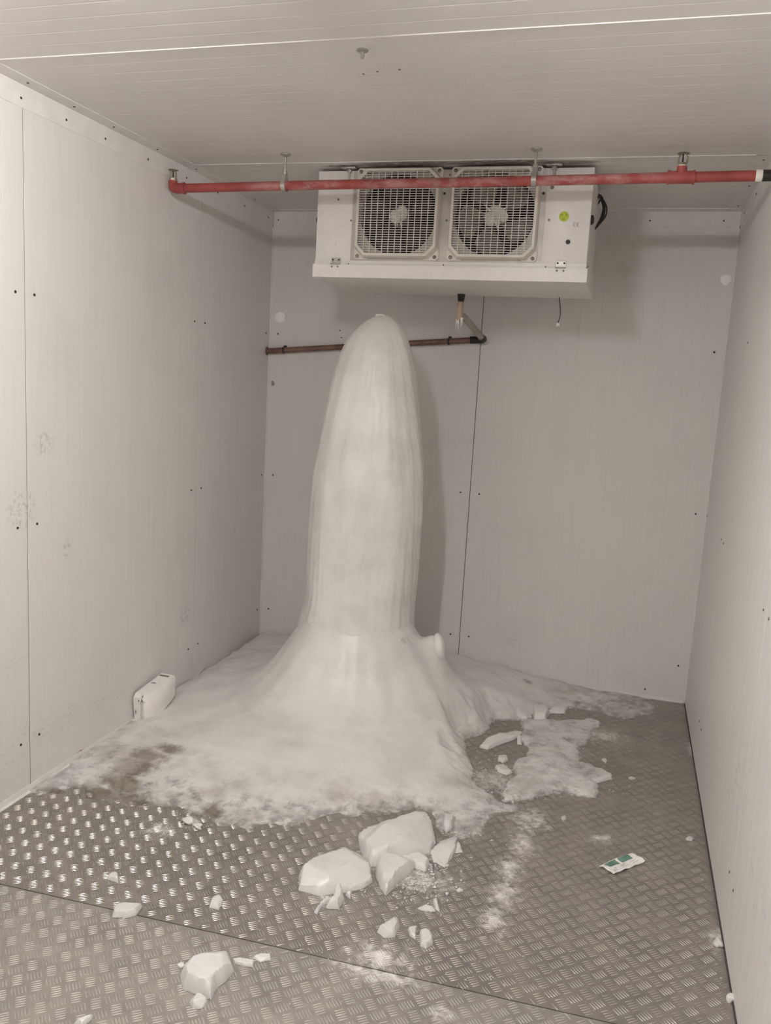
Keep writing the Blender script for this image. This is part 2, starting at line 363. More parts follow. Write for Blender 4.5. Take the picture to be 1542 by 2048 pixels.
# dark sealant set into the joints between the cladding panels
M['seal'] = simple('dark_joint_sealant', (.10, .09, .08), .8)
for y in JY[1:-1]:
    MB().box((-.0105, y-.0018, .002), (-.0016, y+.0018, H-.001)).build('joint_seal', M['seal'], wall_left, smooth=False)
    MB().box((W+.0007, y-.0018, .002), (W+.0105, y+.0018, H-.001)).build('joint_seal', M['seal'], wall_right, smooth=False)
MB().box((XM-.0018, .0007, .002), (XM+.0018, .0105, H-.001)).build('joint_seal', M['seal'], wall_back, smooth=False)
# sheet metal angle trims in the wall/ceiling corners and their screws
LEG = .064; T = .0022
def angle_trim(name, poly, d):
    o = MB().prism(poly, d).build(name, M['trim'], smooth=False); tag(o, kind='structure'); return o
yb = -.004
t1 = angle_trim('trim_1', [(0, yb, H), (0, yb, H-LEG-.008), (T, yb, H-LEG-.008), (T, yb, H-T), (LEG, yb, H-T), (LEG, yb, H)], (0, YF+.01, 0))
t2 = angle_trim('trim_2', [(W, yb, H), (W, yb, H-LEG-.004), (W-T, yb, H-LEG-.004), (W-T, yb, H-T), (W-LEG, yb, H-T), (W-LEG, yb, H)], (0, YF+.01, 0))
t3 = angle_trim('trim_3', [(T*1.3, 0, H), (T*1.3, 0, H-LEG-.006), (T*1.3, -T, H-LEG-.006), (T*1.3, -T, H-T*1.4), (T*1.3, -LEG+.004, H-T*1.4), (T*1.3, -LEG+.004, H)], (W-2.6*T, 0, 0))
for q in ((147, 360), (340, 466), (510, 556), (697, 655), (860, 743), (1115, 876)):
    screw((.032, at(q[0]/2.203, q[1]/2.203, z=H)[1], H-T), (0, 0, -1), t1, .0042)
for q in ((90, 437), (290, 536), (462, 619), (650, 711), (820, 795), (957, 862), (1075, 922), (1180, 972)):
    screw((T, at(q[0]/2.203, q[1]/2.203, x=0)[1], H-.045), (1, 0, 0), t1, .0042)
for y in (-.12, -.5, -.9, -1.35, -1.8): screw((W-.03, y, H-T), (0, 0, -1), t2, .0042); screw((W-T, y-.03, H-.04), (-1, 0, 0), t2, .0042)
for x in (.03, .42, .83, 1.95, 2.28): screw((x, -T, H-.045), (0, -1, 0), t3, .004); screw((x+.01, -.032, H-T), (0, 0, -1), t3, .0035)
# slim corner beads and base angles
def rail(name, poly, d, mat='trim'): return tag(MB().prism(poly, d).build(name, M[mat], smooth=False), kind='structure')
rail('trim_4', [(0, 0, .0), (.006, 0, .0), (.006, -.003, .0), (.003, -.006, .0), (0, -.006, .0)], (0, 0, H-.08))
rail('trim_5', [(W, 0, .0), (W-.006, 0, .0), (W-.006, -.003, .0), (W-.003, -.006, .0), (W, -.006, .0)], (0, 0, H-.08))
rail('baseboard_left', [(0, -.01, 0), (0, -.01, .022), (.003, -.01, .022), (.005, -.01, .004), (.016, -.01, .0025), (.016, -.01, 0)], (0, YF+.02, 0))
rail('baseboard_back', [(.01, 0, 0), (.01, 0, .014), (.01, -.003, .014), (.01, -.004, .004), (.01, -.008, .003), (.01, -.008, 0)], (W-.02, 0, 0))
rail('baseboard_right', [(W, -.01, 0), (W, -.01, .006), (W-.003, -.01, .006), (W-.004, -.01, 0)], (0, YF+.02, 0), 'joint')

# ---------------------------------------------------------------- tread plates with their five-bar pattern
P5 = .0572; ORG = (.446, -2.416)
SEAM0, SEAM1 = -2.462, -2.372                       # the plate joint runs slightly askew (y at x=0, y at x=W)
def seam_y(x): return SEAM0 + (SEAM1-SEAM0)*x/W
def plate(ya, yb_, mat, cond):
    o = MB().prism([(.001, ya[0], 0), (W-.001, ya[1], 0), (W-.001, yb_[1], 0), (.001, yb_[0], 0)], (0, 0, -.006)).build('floor_plate', mat, floor, smooth=False)
    i0 = int(-ORG[0]/P5)-1; i1 = int((W-ORG[0])/P5)+2; j0 = int((min(yb_)-ORG[1])/P5)-2; j1 = int((max(ya)-ORG[1])/P5)+2
    I, J = np.meshgrid(np.arange(i0, i1), np.arange(j0, j1)); I = I.ravel(); J = J.ravel()
    L, Wd, Hh = .0150, .0026, .0015
    tl = np.array([-.72, 0, .72]); hh = np.array([.8, 1, .8])
    loc = [(-L, 0, -.0003)]
    for t, h in zip(tl, hh): loc += [(t*L, Wd*h*u, -.0003+(Hh*h+.0003)*w) for u, w in ((-1, 0), (-.62, .74), (0, 1), (.62, .74), (1, 0))]
    loc.append((L, 0, -.0003)); loc = np.array(loc)
    tri = []
    tri += [(0, k+1, k) for k in range(1, 5)]
    for s in (1, 6): tri += [t for k in range(4) for t in ((s+k, s+k+1, s+k+6), (s+k, s+k+6, s+k+5))]
    tri += [(k, k+1, 16) for k in range(11, 15)]; tri = np.array(tri)
    allV = []; nb = 0
    for kind, (ox, oy), ang in ((0, (0, 0), math.radians(38)), (1, (.5, .5), math.radians(-47))):
        cx = ORG[0] + (I+ox)*P5; cy = ORG[1] + (J+oy)*P5
        for b in range(-2, 3):
            ln = 1 - .05*abs(b)
            off = b*.0079; bx = cx - math.sin(ang)*off; by = cy + math.cos(ang)*off
            e = .010
            ok = (bx > e) & (bx < W-e) & cond(bx, by, e)
            bx, by = bx[ok], by[ok]; c, s = math.cos(ang), math.sin(ang)
            lx = loc[:, 0]*ln; X = lx*c - loc[:, 1]*s; Y = lx*s + loc[:, 1]*c
            V = np.stack([bx[:, None]+X, by[:, None]+Y, np.broadcast_to(loc[:, 2], (len(bx), len(loc)))], -1)
            allV.append(V.reshape(-1, 3)); nb += len(bx)
    V = np.concatenate(allV); Q = (tri[None] + (np.arange(nb)*len(loc))[:, None, None]).reshape(-1, 3)
    tag(link('tread_bars', npmesh('tread_bars', V, Q), M['bars1'] if mat is M['floor1'] else M['bars2'], o), kind='stuff'); return o
g = .0018
plate((-.001, -.001), (SEAM0+g, SEAM1+g), M['floor1'], lambda x, y, e: (y < -e) & (y > seam_y(x)+e))
plate((SEAM0-g, SEAM1-g), (-4.9, -4.9), M['floor2'], lambda x, y, e: (y < seam_y(x)-e) & (y > -4.88))
plate((-4.903, -4.903), (YF+.001, YF+.001), M['floor2'], lambda x, y, e: (y < -4.92) & (y > YF+.02))

# ---------------------------------------------------------------- ice
def fbm(X, Y, sc, oct_=4, seed=0, gain=.5):
    r = np.random.default_rng(seed); out = np.zeros_like(X); amp = 1; tot = 0
    G = r.random((64, 64))
    for o in range(oct_):
        x = X*sc*2**o + 13.7*o + 100; y = Y*sc*2**o + 5.1*o + 100
        xi = np.floor(x).astype(int); yi = np.floor(y).astype(int); fx = x-xi; fy = y-yi; fx = fx*fx*(3-2*fx); fy = fy*fy*(3-2*fy)
        g00 = G[xi % 64, yi % 64]; g10 = G[(xi+1) % 64, yi % 64]; g01 = G[xi % 64, (yi+1) % 64]; g11 = G[(xi+1) % 64, (yi+1) % 64]
        out += amp*((g00*(1-fx)+g10*fx)*(1-fy)+(g01*(1-fx)+g11*fx)*fy); tot += amp; amp *= gain
    return out/tot - .5
def sdist(X, Y, poly):                            # signed distance, positive inside
    P = np.array(poly)[:, :2]; D = np.full(X.shape, 9.0); ins = np.zeros(X.shape, bool)
    for a, b in zip(P, np.roll(P, -1, 0)):
        ab = b-a; t = np.clip(((X-a[0])*ab[0]+(Y-a[1])*ab[1])/max(ab@ab, 1e-12), 0, 1)
        D = np.minimum(D, np.hypot(X-a[0]-t*ab[0], Y-a[1]-t*ab[1]))
        c = ((a[1] > Y) != (b[1] > Y)) & (X < (b[0]-a[0])*(Y-a[1])/(b[1]-a[1]+1e-15)+a[0]); ins ^= c
    return np.where(ins, D, -D)
def height_mesh(name, x0, x1, y0, y1, step, hfun):
    nx = int((x1-x0)/step)+1; ny = int((y1-y0)/step)+1
    X, Y = np.meshgrid(np.linspace(x0, x1, nx), np.linspace(y0, y1, ny), indexing='ij')
    Z, TH = hfun(X, Y); idx = np.arange(nx*ny).reshape(nx, ny)
    Q = np.stack([idx[:-1, :-1], idx[1:, :-1], idx[1:, 1:], idx[:-1, 1:]], -1).reshape(-1, 4)
    z = Z.ravel(); keep = (z[Q] > -.0005).any(1); Q = Q[keep]
    used = np.unique(Q); rm = np.full(nx*ny, -1); rm[used] = np.arange(len(used))
    V = np.stack([X.ravel(), Y.ravel(), z], -1)[used]
    me = npmesh(name, V, rm[Q])
    at_ = me.attributes.new('thick', 'FLOAT', 'POINT'); at_.data.foreach_set('value', TH.ravel()[used].astype(np.float32))
    return me
AX = (.825, -.70)
def smooth01(v): v = np.clip(v, 0, 1); return v*v*(3-2*v)
front = [(0, 1612), (25, 1590), (70, 1583), (120, 1592), (150, 1578), (175, 1596), (240, 1600), (262, 1612), (325, 1612), (345, 1600), (372, 1632), (420, 1636), (445, 1654), (495, 1662), (545, 1648), (600, 1642), (640, 1630), (680, 1620),
         (700, 1630), (735, 1624), (790, 1628), (830, 1622), (868, 1632), (885, 1658), (905, 1652), (925, 1668), (960, 1650), (980, 1618), (975, 1590), (948, 1575), (938, 1545), (932, 1510), (936, 1486), (952, 1470), (985, 1458), (1005, 1445),
         (1030, 1440), (1062, 1436), (1100, 1434), (1092, 1415), (1130, 1420), (1165, 1418), (1205, 1422), (1235, 1418), (1262, 1438), (1300, 1428), (1320, 1412), (1300, 1404)]
sheet_poly = [(-.03, .03)] + [(-.03, -2.02)] + [tuple(at(*q, z=0)[:2]) for q in front[1:]] + [(2.17, -.03), (2.0, .03)]
PR = np.array([(0, .50), (.18, .53), (.225, .49), (.26, .435), (.34, .31), (.40, .225), (.45, .165), (.50, .12), (.56, .082), (.64, .054), (.75, .032), (.9, .014), (1.1, .003), (1.3, 0)])
def sheet_h(X, Y):
    d = sdist(X, Y, sheet_poly) + fbm(X, Y, 9, 4, 3)*.10 + fbm(X, Y, 40, 3, 5)*.02
    ty = np.interp(Y, [-2.2, -1.75, -1.28, -.78, -.35, 0], [.006, .010, .022, .052, .078, .088])
    fx = np.interp(X, [0, 1.17, 1.40, 1.675, 1.9, 2.3], [1, 1.05, .95, .42, .09, .06]); t = ty*fx
    t = np.maximum(t, .042*np.exp(-(((X-1.38)/.14)**2+((Y+1.02)/.40)**2)))
    t = np.maximum(t, .028*np.exp(-(((X-.85)/.75)**2+((Y+1.45)/.28)**2)))
    cut = np.exp(-(((X-1.5)/.25)**2+((Y+1.0)/.35)**2)); wdt = .05*(1-cut) + .012*cut + .0
    edge = np.where(d > 0, 1-np.exp(-d/np.maximum(wdt, .012)), d*2)
    dx, dy = X-AX[0], Y-AX[1]; r = np.hypot(dx, dy); th = np.arctan2(dy, dx)
    lob = 1 + .05*np.cos(3*th+.6) + .06*np.cos(th+.5) + .012*np.sin(9*th+1) * np.clip(r-.2, 0, .3)/.3 + .006*np.sin(23*th)*np.clip(r-.2, 0, .2)/.2
    m = np.interp(r/lob, PR[:, 0], PR[:, 1])
    m = m + .085*np.exp(-((dx-.375)**2+(dy+.02)**2)/.055**2) - .065*np.exp(-((th-.3)/1.1)**2)*np.exp(-((r-.27)/.08)**2)          # shelf under the little knob at the right
    rough = fbm(X, Y, 5, 4, 11)*.03 + fbm(X, Y, 28, 3, 12)*.006; calm = 1-smooth01((.75-r)/.35)*.85
    z = np.where(d > 0, (t*edge*(1+rough*8*calm))*(1-.9*smooth01(m/.22)) + m*smooth01(d/.13) + rough*.35*calm*smooth01(d/.08), d*.4)
    z = np.where(d > 0, np.maximum(z, .0008+fbm(X, Y, 30, 3, 20)*.003), z)
    return z, np.where(d > 0, z, 0)
stal = empty('ice_stalagmite', (AX[0], AX[1], 0))
tag(stal, 'huge milky white ice stalagmite rising from a spreading mound under the cooler', 'ice')
link('ice_mound', height_mesh('ice_mound', .004, W-.004, -2.15, -.003, .0095, sheet_h), M['ice'], stal)
prof = [(.20, .26), (.36, .257), (.45, .254), (.527, .252), (.61, .254), (.775, .257), (.94, .258), (1.02, .255), (1.10, .252), (1.18, .243), (1.262, .231), (1.341, .219), (1.42, .208), (1.498, .195), (1.576, .180), (1.653, .158),
        (1.692, .143), (1.73, .123), (1.769, .093), (1.795, .062), (1.808, .034), (1.812, .016), (1.808, .004)]
cen = [(.2, .815), (.5, .822), (.9, .831), (1.2, .836), (1.5, .837), (1.7, .842), (1.81, .862)]
zz = np.concatenate([np.linspace(.2, 1.7, 150), 1.7+.120*np.sin(np.linspace(0, PI/2, 40)[1:])])
pz = np.array(prof); NA = 200; V = []
TH = np.linspace(0, 2*PI, NA, endpoint=False); lastr = None
for k, z in enumerate(zz):
    r = np.interp(z, pz[:, 0][:-2], pz[:, 1][:-2]); 
    if z > 1.73: r = math.sqrt(max(0, .166*(1.8205-z)))
    cx = np.interp(z, [c[0] for c in cen], [c[1] for c in cen]); fl = smooth01(np.array((1.75-z)/.9)); low = float(smooth01(np.array((1.1-z)/.5)))
    a = TH*np.ones(1)
    U_ = np.cos(a)*2+3; W_ = np.sin(a)*2+3
    flute = .0028*fbm(U_*1.0, W_*1.0+z*.12, 4.5, 3, 31)*2 + .0010*np.sin(a*34+fbm(U_, W_+z*.3, 2, 2, 33)*9)*low + .0010*np.sin(a*13+z*.9)*fl*.5
    dr = (.0075*fbm(U_, W_+z*.9, 1.6, 3, 35)*2 + flute*(.12+fl*.75) + .0022*fbm(U_*2, W_*2+z*7, 8, 2, 36)*2)
    r0 = r; r = r + (.5-.5*np.cos(a-.3))*.028*float(smooth01(np.array((.56-z)/.22)))
    rr = r*(1+.02*np.cos(2*a+1)) + dr*min(1, r0/.22)**1.3
    V.append(np.stack([cx+rr*np.cos(a), AX[1]+rr*np.sin(a), np.full(NA, z)], -1))
V = np.concatenate(V+[np.array([[.862, AX[1], 1.8206]])]); nz = len(zz)
Fc = [(k*NA+i, k*NA+(i+1) % NA, (k+1)*NA+(i+1) % NA, (k+1)*NA+i) for k in range(nz-1) for i in range(NA)] + [((nz-1)*NA+i, (nz-1)*NA+(i+1) % NA, len(V)-1) for i in range(NA)]
link('ice_column', rawmesh('ice_column', V, Fc), M['ice_column'], stal)
def blobmesh(name, c, rad, seed, amp=.2, sub=3):
    bm = bmesh.new(); bmesh.ops.create_icosphere(bm, subdivisions=sub, radius=1); r = np.random.default_rng(seed); ph = r.random((6, 3))*6; fr = r.uniform(1, 4, (6, 3))
    for v in bm.verts:
        p = np.array(v.co); s = 1+amp*sum(math.sin(f@p+q.sum()) for f, q in zip(fr, ph))/3
        v.co = Vector(np.array(c)+p*s*np.array(rad))
    me = bpy.data.meshes.new(name); bm.to_mesh(me); bm.free(); me.shade_smooth(); return me
k0 = at(878, 1292, y=-.72)
link('ice_knob', blobmesh('ice_knob', (k0[0]-.006, -.72, .335), (.040, .046, .070), 3, .12), M['ice_column'], stal)
link('drip_cap', blobmesh('drip_cap', (.852, -.72, 1.816), (.020, .016, .007), 4, .3), M['ice_column'], stal)

# thin detached ice sheets lying on the plate
def patch(name, px, thick, seed, label, step=.006, cat='ice', hole=None, parent=None, wj=.05):
    poly = [tuple(at(*q, z=0)[:2]) for q in px]; P = np.array(poly); lo = P.min(0)-.05; hi = P.max(0)+.05; lo[0] = max(lo[0], .01); hi[0] = min(hi[0], W-.006); hi[1] = min(hi[1], -.006)
    def hf(X, Y):
        d = sdist(X, Y, poly) + fbm(X, Y, 14, 4, seed)*wj*1.6 + fbm(X, Y, 60, 3, seed+1)*.02
        t = thick*(1-np.exp(-np.maximum(d, 0)/.012))*(1+fbm(X, Y, 8, 4, seed+2)*1.6)
        t = np.where(d > 0, t + .0004, d*.3)
        if hole: t = t - np.where(fbm(X, Y, 16, 4, seed+5) > hole, .006, 0)
        return t, np.maximum(t, 0)
    c = P.mean(0)
    o = link(name, height_mesh(name, lo[0], hi[0], lo[1], hi[1], step, hf), M['ice_thin'], parent, (c[0], c[1], 0))
    return tag(o, label, cat)
patch('ice_sheet', [(1045, 1440), (1110, 1442), (1180, 1440), (1200, 1448), (1185, 1462), (1178, 1485), (1160, 1500), (1158, 1525), (1180, 1532), (1205, 1540), (1222, 1552), (1190, 1562), (1198, 1580), (1196, 1597), (1160, 1592),
      (1110, 1586), (1060, 1598), (1012, 1602), (1008, 1580), (1022, 1562), (1028, 1540), (1022, 1522), (1050, 1515), (1062, 1498), (1040, 1478)], .017, 41,
      'thin ragged sheet of greyish ice on the plate right of the mound', wj=.03)
patch('ice_film', [(940, 1572), (985, 1590), (1010, 1610), (1040, 1606), (1035, 1622), (990, 1625), (965, 1660), (935, 1672), (905, 1668), (890, 1640), (920, 1610)], .007, 61,
      'crumbled thin ice film on the floor just behind the largest white chunk', hole=.10, wj=.03)
patch('ice_film', [(1215, 1405), (1280, 1402), (1318, 1414), (1290, 1426), (1262, 1440), (1225, 1432), (1190, 1422)], .006, 71,
      'thin glassy ice film near the back right corner', wj=.02)

# broken chunks: faceted blocks with real thickness resting on the plate
def chunk(name, px, h, label, group, seed, tilt=(0, 0), rake=.82, mat='chunk', base=.0012):
    r = np.random.default_rng(seed+100); poly = np.array([at(*q, z=base+h*.38)[:2] for q in px]); c = poly.mean(0); ext = np.abs(poly-c).max()
    n = 40 if ext > .06 else 22; step = max(.0016, 2*ext/n); pad = step*2
    facets = []
    for _ in range(7 if ext > .06 else 4):
        a = r.uniform(0, 2*PI); nv = np.array([math.cos(a), math.sin(a)]); reach = ((poly-c)@nv).max()
        facets.append((nv, reach*r.uniform(.25, .72), r.uniform(.25, .85)*h/max(reach*.5, .01), r.uniform(-.15, .15)*h))
    tl = np.array([r.uniform(-.12, .12)+tilt[0], r.uniform(-.12, .12)+tilt[1]])
    lo = poly.min(0)-pad; hi = poly.max(0)+pad
    nx = int((hi[0]-lo[0])/step)+2; ny = int((hi[1]-lo[1])/step)+2
    X, Y = np.meshgrid(np.linspace(lo[0], hi[0], nx), np.linspace(lo[1], hi[1], ny), indexing='ij')
    d = sdist(X, Y, poly) + fbm(X, Y, 1.2/ext, 3, seed+7)*ext*.10
    top = h + (X-c[0])*tl[0] + (Y-c[1])*tl[1]
    for nv, q, sl, dz in facets: top = np.minimum(top, h*1.03+dz - sl*np.maximum(0, (X-c[0])*nv[0]+(Y-c[1])*nv[1]-q))
    top = np.maximum(top, h*.30) + fbm(X, Y, 60, 3, seed+9)*h*.07
    side = 3.2*d + .10*h; side2 = h*.62 + 1.1*d
    Z = np.minimum(np.minimum(top, side), side2); Z = np.where(d > 0, Z, np.maximum(-.0009, d*3)) + base
    gx, gy = np.gradient(d, X[1, 0]-X[0, 0], Y[0, 1]-Y[0, 0]); gg = np.maximum(gx**2+gy**2, .3); neg = np.where(d < 0, -d, 0)
    X = X + neg*gx/gg; Y = Y + neg*gy/gg; Z = np.where(d < 0, base, Z)
    idx = np.arange(nx*ny).reshape(nx, ny); Q = np.stack([idx[:-1, :-1], idx[1:, :-1], idx[1:, 1:], idx[:-1, 1:]], -1).reshape(-1, 4)
    keep = (d.ravel()[Q] > step*.05).any(1); Q = Q[keep]; used = np.unique(Q); rm = np.full(nx*ny, -1); rm[used] = np.arange(len(used)); Q = rm[Q]
    V = np.stack([X.ravel(), Y.ravel(), Z.ravel()], -1)[used]; V[:, :2] += r.normal(0, step*.06, (len(V), 2))
    B = V.copy(); B[:, 2] = .0006; m = len(V); Q2 = np.concatenate([Q, Q[:, ::-1]+m])
    me = npmesh(name, np.concatenate([V, B]), Q2); me.set_sharp_from_angle(angle=math.radians(32))
    a_ = me.attributes.new('thick', 'FLOAT', 'POINT'); a_.data.foreach_set('value', np.full(2*m, .1, np.float32))
    o = link(name, me, M[mat], None, (c[0], c[1], .0006)); return tag(o, label, 'ice', group)
G = 'broken chunks of ice on the tread plate'; G2 = 'thin broken plates of ice'
chunk('ice_chunk', [(722, 1682), (720, 1660), (738, 1648), (765, 1642), (782, 1650), (800, 1634), (822, 1628), (850, 1632), (866, 1650), (872, 1675), (862, 1692), (820, 1702), (790, 1706), (765, 1718), (742, 1720), (728, 1700)], .062, 'largest white ice chunk, two humped, at the back of the heap of broken ice', G, 1, rake=.8)
chunk('ice_chunk', [(597, 1768), (598, 1742), (622, 1726), (655, 1716), (690, 1704), (722, 1706), (742, 1728), (744, 1752), (725, 1764), (690, 1772), (640, 1779)], .055, 'long white ice chunk at the left end of the heap', G, 2, rake=.84)
chunk('ice_chunk', [(752, 1742), (753, 1712), (785, 1706), (822, 1706), (832, 1722), (822, 1738), (795, 1760), (772, 1780), (762, 1765)], .045, 'triangular pointed ice chunk at the front of the heap', G, 3, rake=.86)
chunk('ice_chunk', [(812, 1710), (838, 1706), (860, 1722), (852, 1738), (832, 1734)], .022, 'small flat ice piece touching the triangular chunk on its right', G, 4)
chunk('ice_plate', [(862, 1702), (880, 1682), (905, 1672), (916, 1672), (912, 1698), (890, 1732), (868, 1720)], .014, 'thin angular ice plate at the right end of the heap', G2, 5, tilt=(.15, .1))
chunk('ice_plate', [(913, 1684), (918, 1680), (926, 1702), (910, 1704)], .012, 'tiny upright ice spike right of the thin angular plate', G2, 6)
chunk('ice_chunk', [(668, 1772), (684, 1768), (690, 1795), (678, 1812), (652, 1810), (664, 1796)], .03, 'narrow ice shard sticking out below the long chunk', G, 7, rake=.7)
chunk('ice_plate', [(690, 1788), (706, 1776), (701, 1796)], .010, 'small triangular ice splinter beside the narrow shard', G2, 8)
chunk('ice_plate', [(628, 1822), (645, 1800), (655, 1790), (662, 1798), (640, 1815), (634, 1826)], .009, 'glassy thin ice splinter left of the narrow shard', G2, 9)
chunk('ice_chunk', [(753, 1858), (775, 1846), (796, 1832), (801, 1850), (790, 1868), (768, 1870)], .026, 'wedge shaped ice chunk with a peaked tip in front of the heap', G, 10, rake=.7)
chunk('ice_plate', [(815, 1856), (834, 1850), (832, 1878), (820, 1870)], .010, 'thin upright ice flake left of the squarish piece', G2, 11)
chunk('ice_chunk', [(838, 1862), (850, 1858), (866, 1866), (866, 1884), (852, 1894), (840, 1888)], .018, 'squarish translucent ice piece in front of the heap, at the right', G, 12)
chunk('ice_chunk', [(224, 1830), (228, 1812), (252, 1808), (286, 1808), (272, 1826), (250, 1832)], .020, 'flat white ice chunk lying across the plate seam', G, 13)
chunk('ice_chunk', [(213, 1756), (220, 1748), (232, 1744), (238, 1750), (237, 1764), (228, 1760)], .014, 'small ice chip on the shiny part of the plate at the left', G, 14)
chunk('ice_chunk', [(418, 1812), (424, 1794), (440, 1790), (447, 1800), (438, 1817)], .014, 'small pentagonal ice chip between the seam and the long chunk', G, 15)
chunk('ice_chunk', [(361, 1940), (380, 1922), (412, 1912), (440, 1904), (458, 1908), (468, 1932), (452, 1952), (435, 1964), (422, 1988), (400, 1980), (366, 1966)], .045, 'large white ice chunk nearest the camera, alone in the foreground', G, 16, rake=.86)
chunk('ice_chunk', [(378, 2002), (392, 1990), (410, 1990), (416, 2002), (404, 2012), (386, 2014)], .018, 'small ice chunk just below the large foreground one', G, 17)
chunk('ice_plate', [(464, 1914), (490, 1918), (508, 1922), (506, 1932), (486, 1930), (470, 1926)], .008, 'thin ice sliver touching the large foreground chunk', G2, 18)
chunk('ice_plate', [(506, 1914), (520, 1908), (542, 1908), (542, 1918), (520, 1922)], .009, 'thin ice sliver farthest right of the large foreground chunk', G2, 19)
chunk('ice_plate', [(148, 2044), (170, 2034), (188, 2028), (182, 2038), (164, 2050)], .012, 'long pointed ice sliver at the bottom left of the picture', G2, 20)
chunk('ice_plate', [(886, 1634), (900, 1630), (913, 1630), (906, 1652), (893, 1660), (884, 1650)], .030, 'ice plate broken off the edge of the mound behind the heap', G2, 21)
chunk('ice_plate', [(990, 1532), (1006, 1530), (1026, 1544), (1014, 1548), (996, 1542)], .014, 'oblong ice flake on bare plate between mound and ragged sheet', G2, 22)
chunk('ice_plate', [(995, 1511), (1014, 1511), (1016, 1519), (1006, 1524), (996, 1520)], .012, 'small round ice flake behind the oblong flake', G2, 23)
chunk('ice_plate', [(834, 1816), (852, 1810), (870, 1816), (866, 1822), (846, 1820)], .008, 'flat ice flake between the heap and the squarish piece', G2, 24)
chunk('ice_plate', [(866, 1798), (874, 1794), (880, 1822), (870, 1816)], .012, 'small pointed ice flake at the right edge of the crumbs', G2, 25)
chunk('ice_plate', [(1371, 1676), (1380, 1672), (1389, 1676), (1384, 1681), (1374, 1680)], .007, 'little white ice flake by the right wall beyond the wrapper', G2, 26)
chunk('ice_plate', [(958, 1492), (972, 1478), (1000, 1468), (1030, 1460), (1048, 1462), (1030, 1476), (1002, 1486), (975, 1496)], .020, 'long leaf shaped ice plate lying against the cut edge of the mound', G2, 27, mat='ice_column')
chunk('ice_plate', [(1000, 1400), (1022, 1402), (1048, 1414), (1066, 1430), (1054, 1437), (1034, 1430), (1016, 1416)], .040, 'slanting broad ice plate leaning on the mound rim', G2, 28, mat='ice_column', tilt=(-.1, 0))
chunk('ice_plate', [(1062, 1414), (1078, 1410), (1094, 1414), (1101, 1424), (1092, 1437), (1068, 1435)], .030, 'rounded ice plate right of the slanting broad one', G2, 29, mat='ice_column')
chunk('ice_plate', [(1096, 1424), (1105, 1410), (1125, 1404), (1140, 1412), (1130, 1424)], .018, 'ragged ice plate behind the rounded one, toward the back wall', G2, 30, mat='ice_column')
chunk('ice_plate', [(1168, 1444), (1184, 1440), (1200, 1444), (1196, 1452), (1172, 1453)], .014, 'smooth oblong ice tongue on the far right tip of the ragged sheet', G2, 31, mat='ice_column')
chunk('ice_plate', [(1034, 1472), (1044, 1472), (1044, 1488), (1034, 1486)], .014, 'small upright ice tooth at the tip of the leaf shaped plate', G2, 32, mat='ice_column')
chunk('ice_plate', [(1168, 1562), (1190, 1556), (1222, 1548), (1224, 1556), (1196, 1564), (1176, 1568)], .013, 'curved ice tongue at the right rim of the ragged sheet', G2, 33, mat='ice_column')
chunk('ice_plate', [(1203, 1519), (1210, 1516), (1216, 1522), (1212, 1525)], .008, 'small ice flake just right of the ragged sheet', G2, 34)
chunk('ice_plate', [(1256, 1555), (1266, 1553), (1272, 1557), (1262, 1559)], .006, 'tiny white flake alone on the plate right of the ragged sheet', G2, 35)
chunk('ice_plate', [(1122, 1634), (1130, 1631), (1133, 1637), (1126, 1641)], .007, 'tiny ice flake on the plate in front of the ragged sheet', G2, 36)
# loose snow lumps
def lump(px, py, s, seed, label):
    p = at(px, py, z=.004); o = link('snow_lump', blobmesh('snow_lump', (p[0], p[1], s[2]*.55), s, seed, .22, 3), M['chunk'], None, (p[0], p[1], 0)); tag(o, label, 'snow', 'loose lumps of snow')
lump(378, 1642, (.022, .016, .012), 1, 'bright lump of snow at the front edge of the ice on the left')
lump(395, 1653, (.018, .014, .010), 2, 'smaller snow lump just right of the bright one by the ice edge')
lump(1437, 1886, (.013, .02, .010), 3, 'glinting frost lump against the foot of the right wall')
lump(1462, 1998, (.012, .014, .012), 4, 'snow lump in the bottom right corner by the wall')
lump(362, 1930, (.010, .008, .006), 5, 'little snow lump left of the large foreground chunk')
lump(920, 1780, (.010, .008, .006), 6, 'little snow lump right of the crumbs')
# crumbs nobody could count
def crumbs(regions, name, label):
    V = []; Q = []; r = np.random.default_rng(77); base = np.array([(1,0,-.3),(-.5,.87,-.3),(-.5,-.87,-.3),(.2,.1,1)]); tri = [(0,2,1),(0,1,3),(1,2,3),(2,0,3)]
    for px, py, sx, sy, n, smax in regions:
        for _ in range(n):
            q = at(px+r.normal(0, sx), py+r.normal(0, sy), z=0)
            if not (.02 < q[0] < W-.02): continue
            s = smax*(r.random()**2.2*.9+.12); a = r.random()*6.28; st = r.uniform(.4, 1.1); R_ = np.array([[math.cos(a), -math.sin(a)], [math.sin(a), math.cos(a)]])
            b = base*r.uniform(.6, 1.3, base.shape); xy = (b[:, :2]*[1, st]) @ R_.T*s; z = np.maximum(0, b[:, 2])*s*.55+.0012
            o = len(V); V += [(q[0]+x, q[1]+y, h) for (x, y), h in zip(xy, z)]; Q += [(t[0]+o, t[1]+o, t[2]+o) for t in tri]
    me = npmesh(name, np.array(V), np.array(Q), smooth=False)
    return tag(link(name, me, M['chunk'], None, (1.4, -1.9, 0)), label, 'ice', kind='stuff')
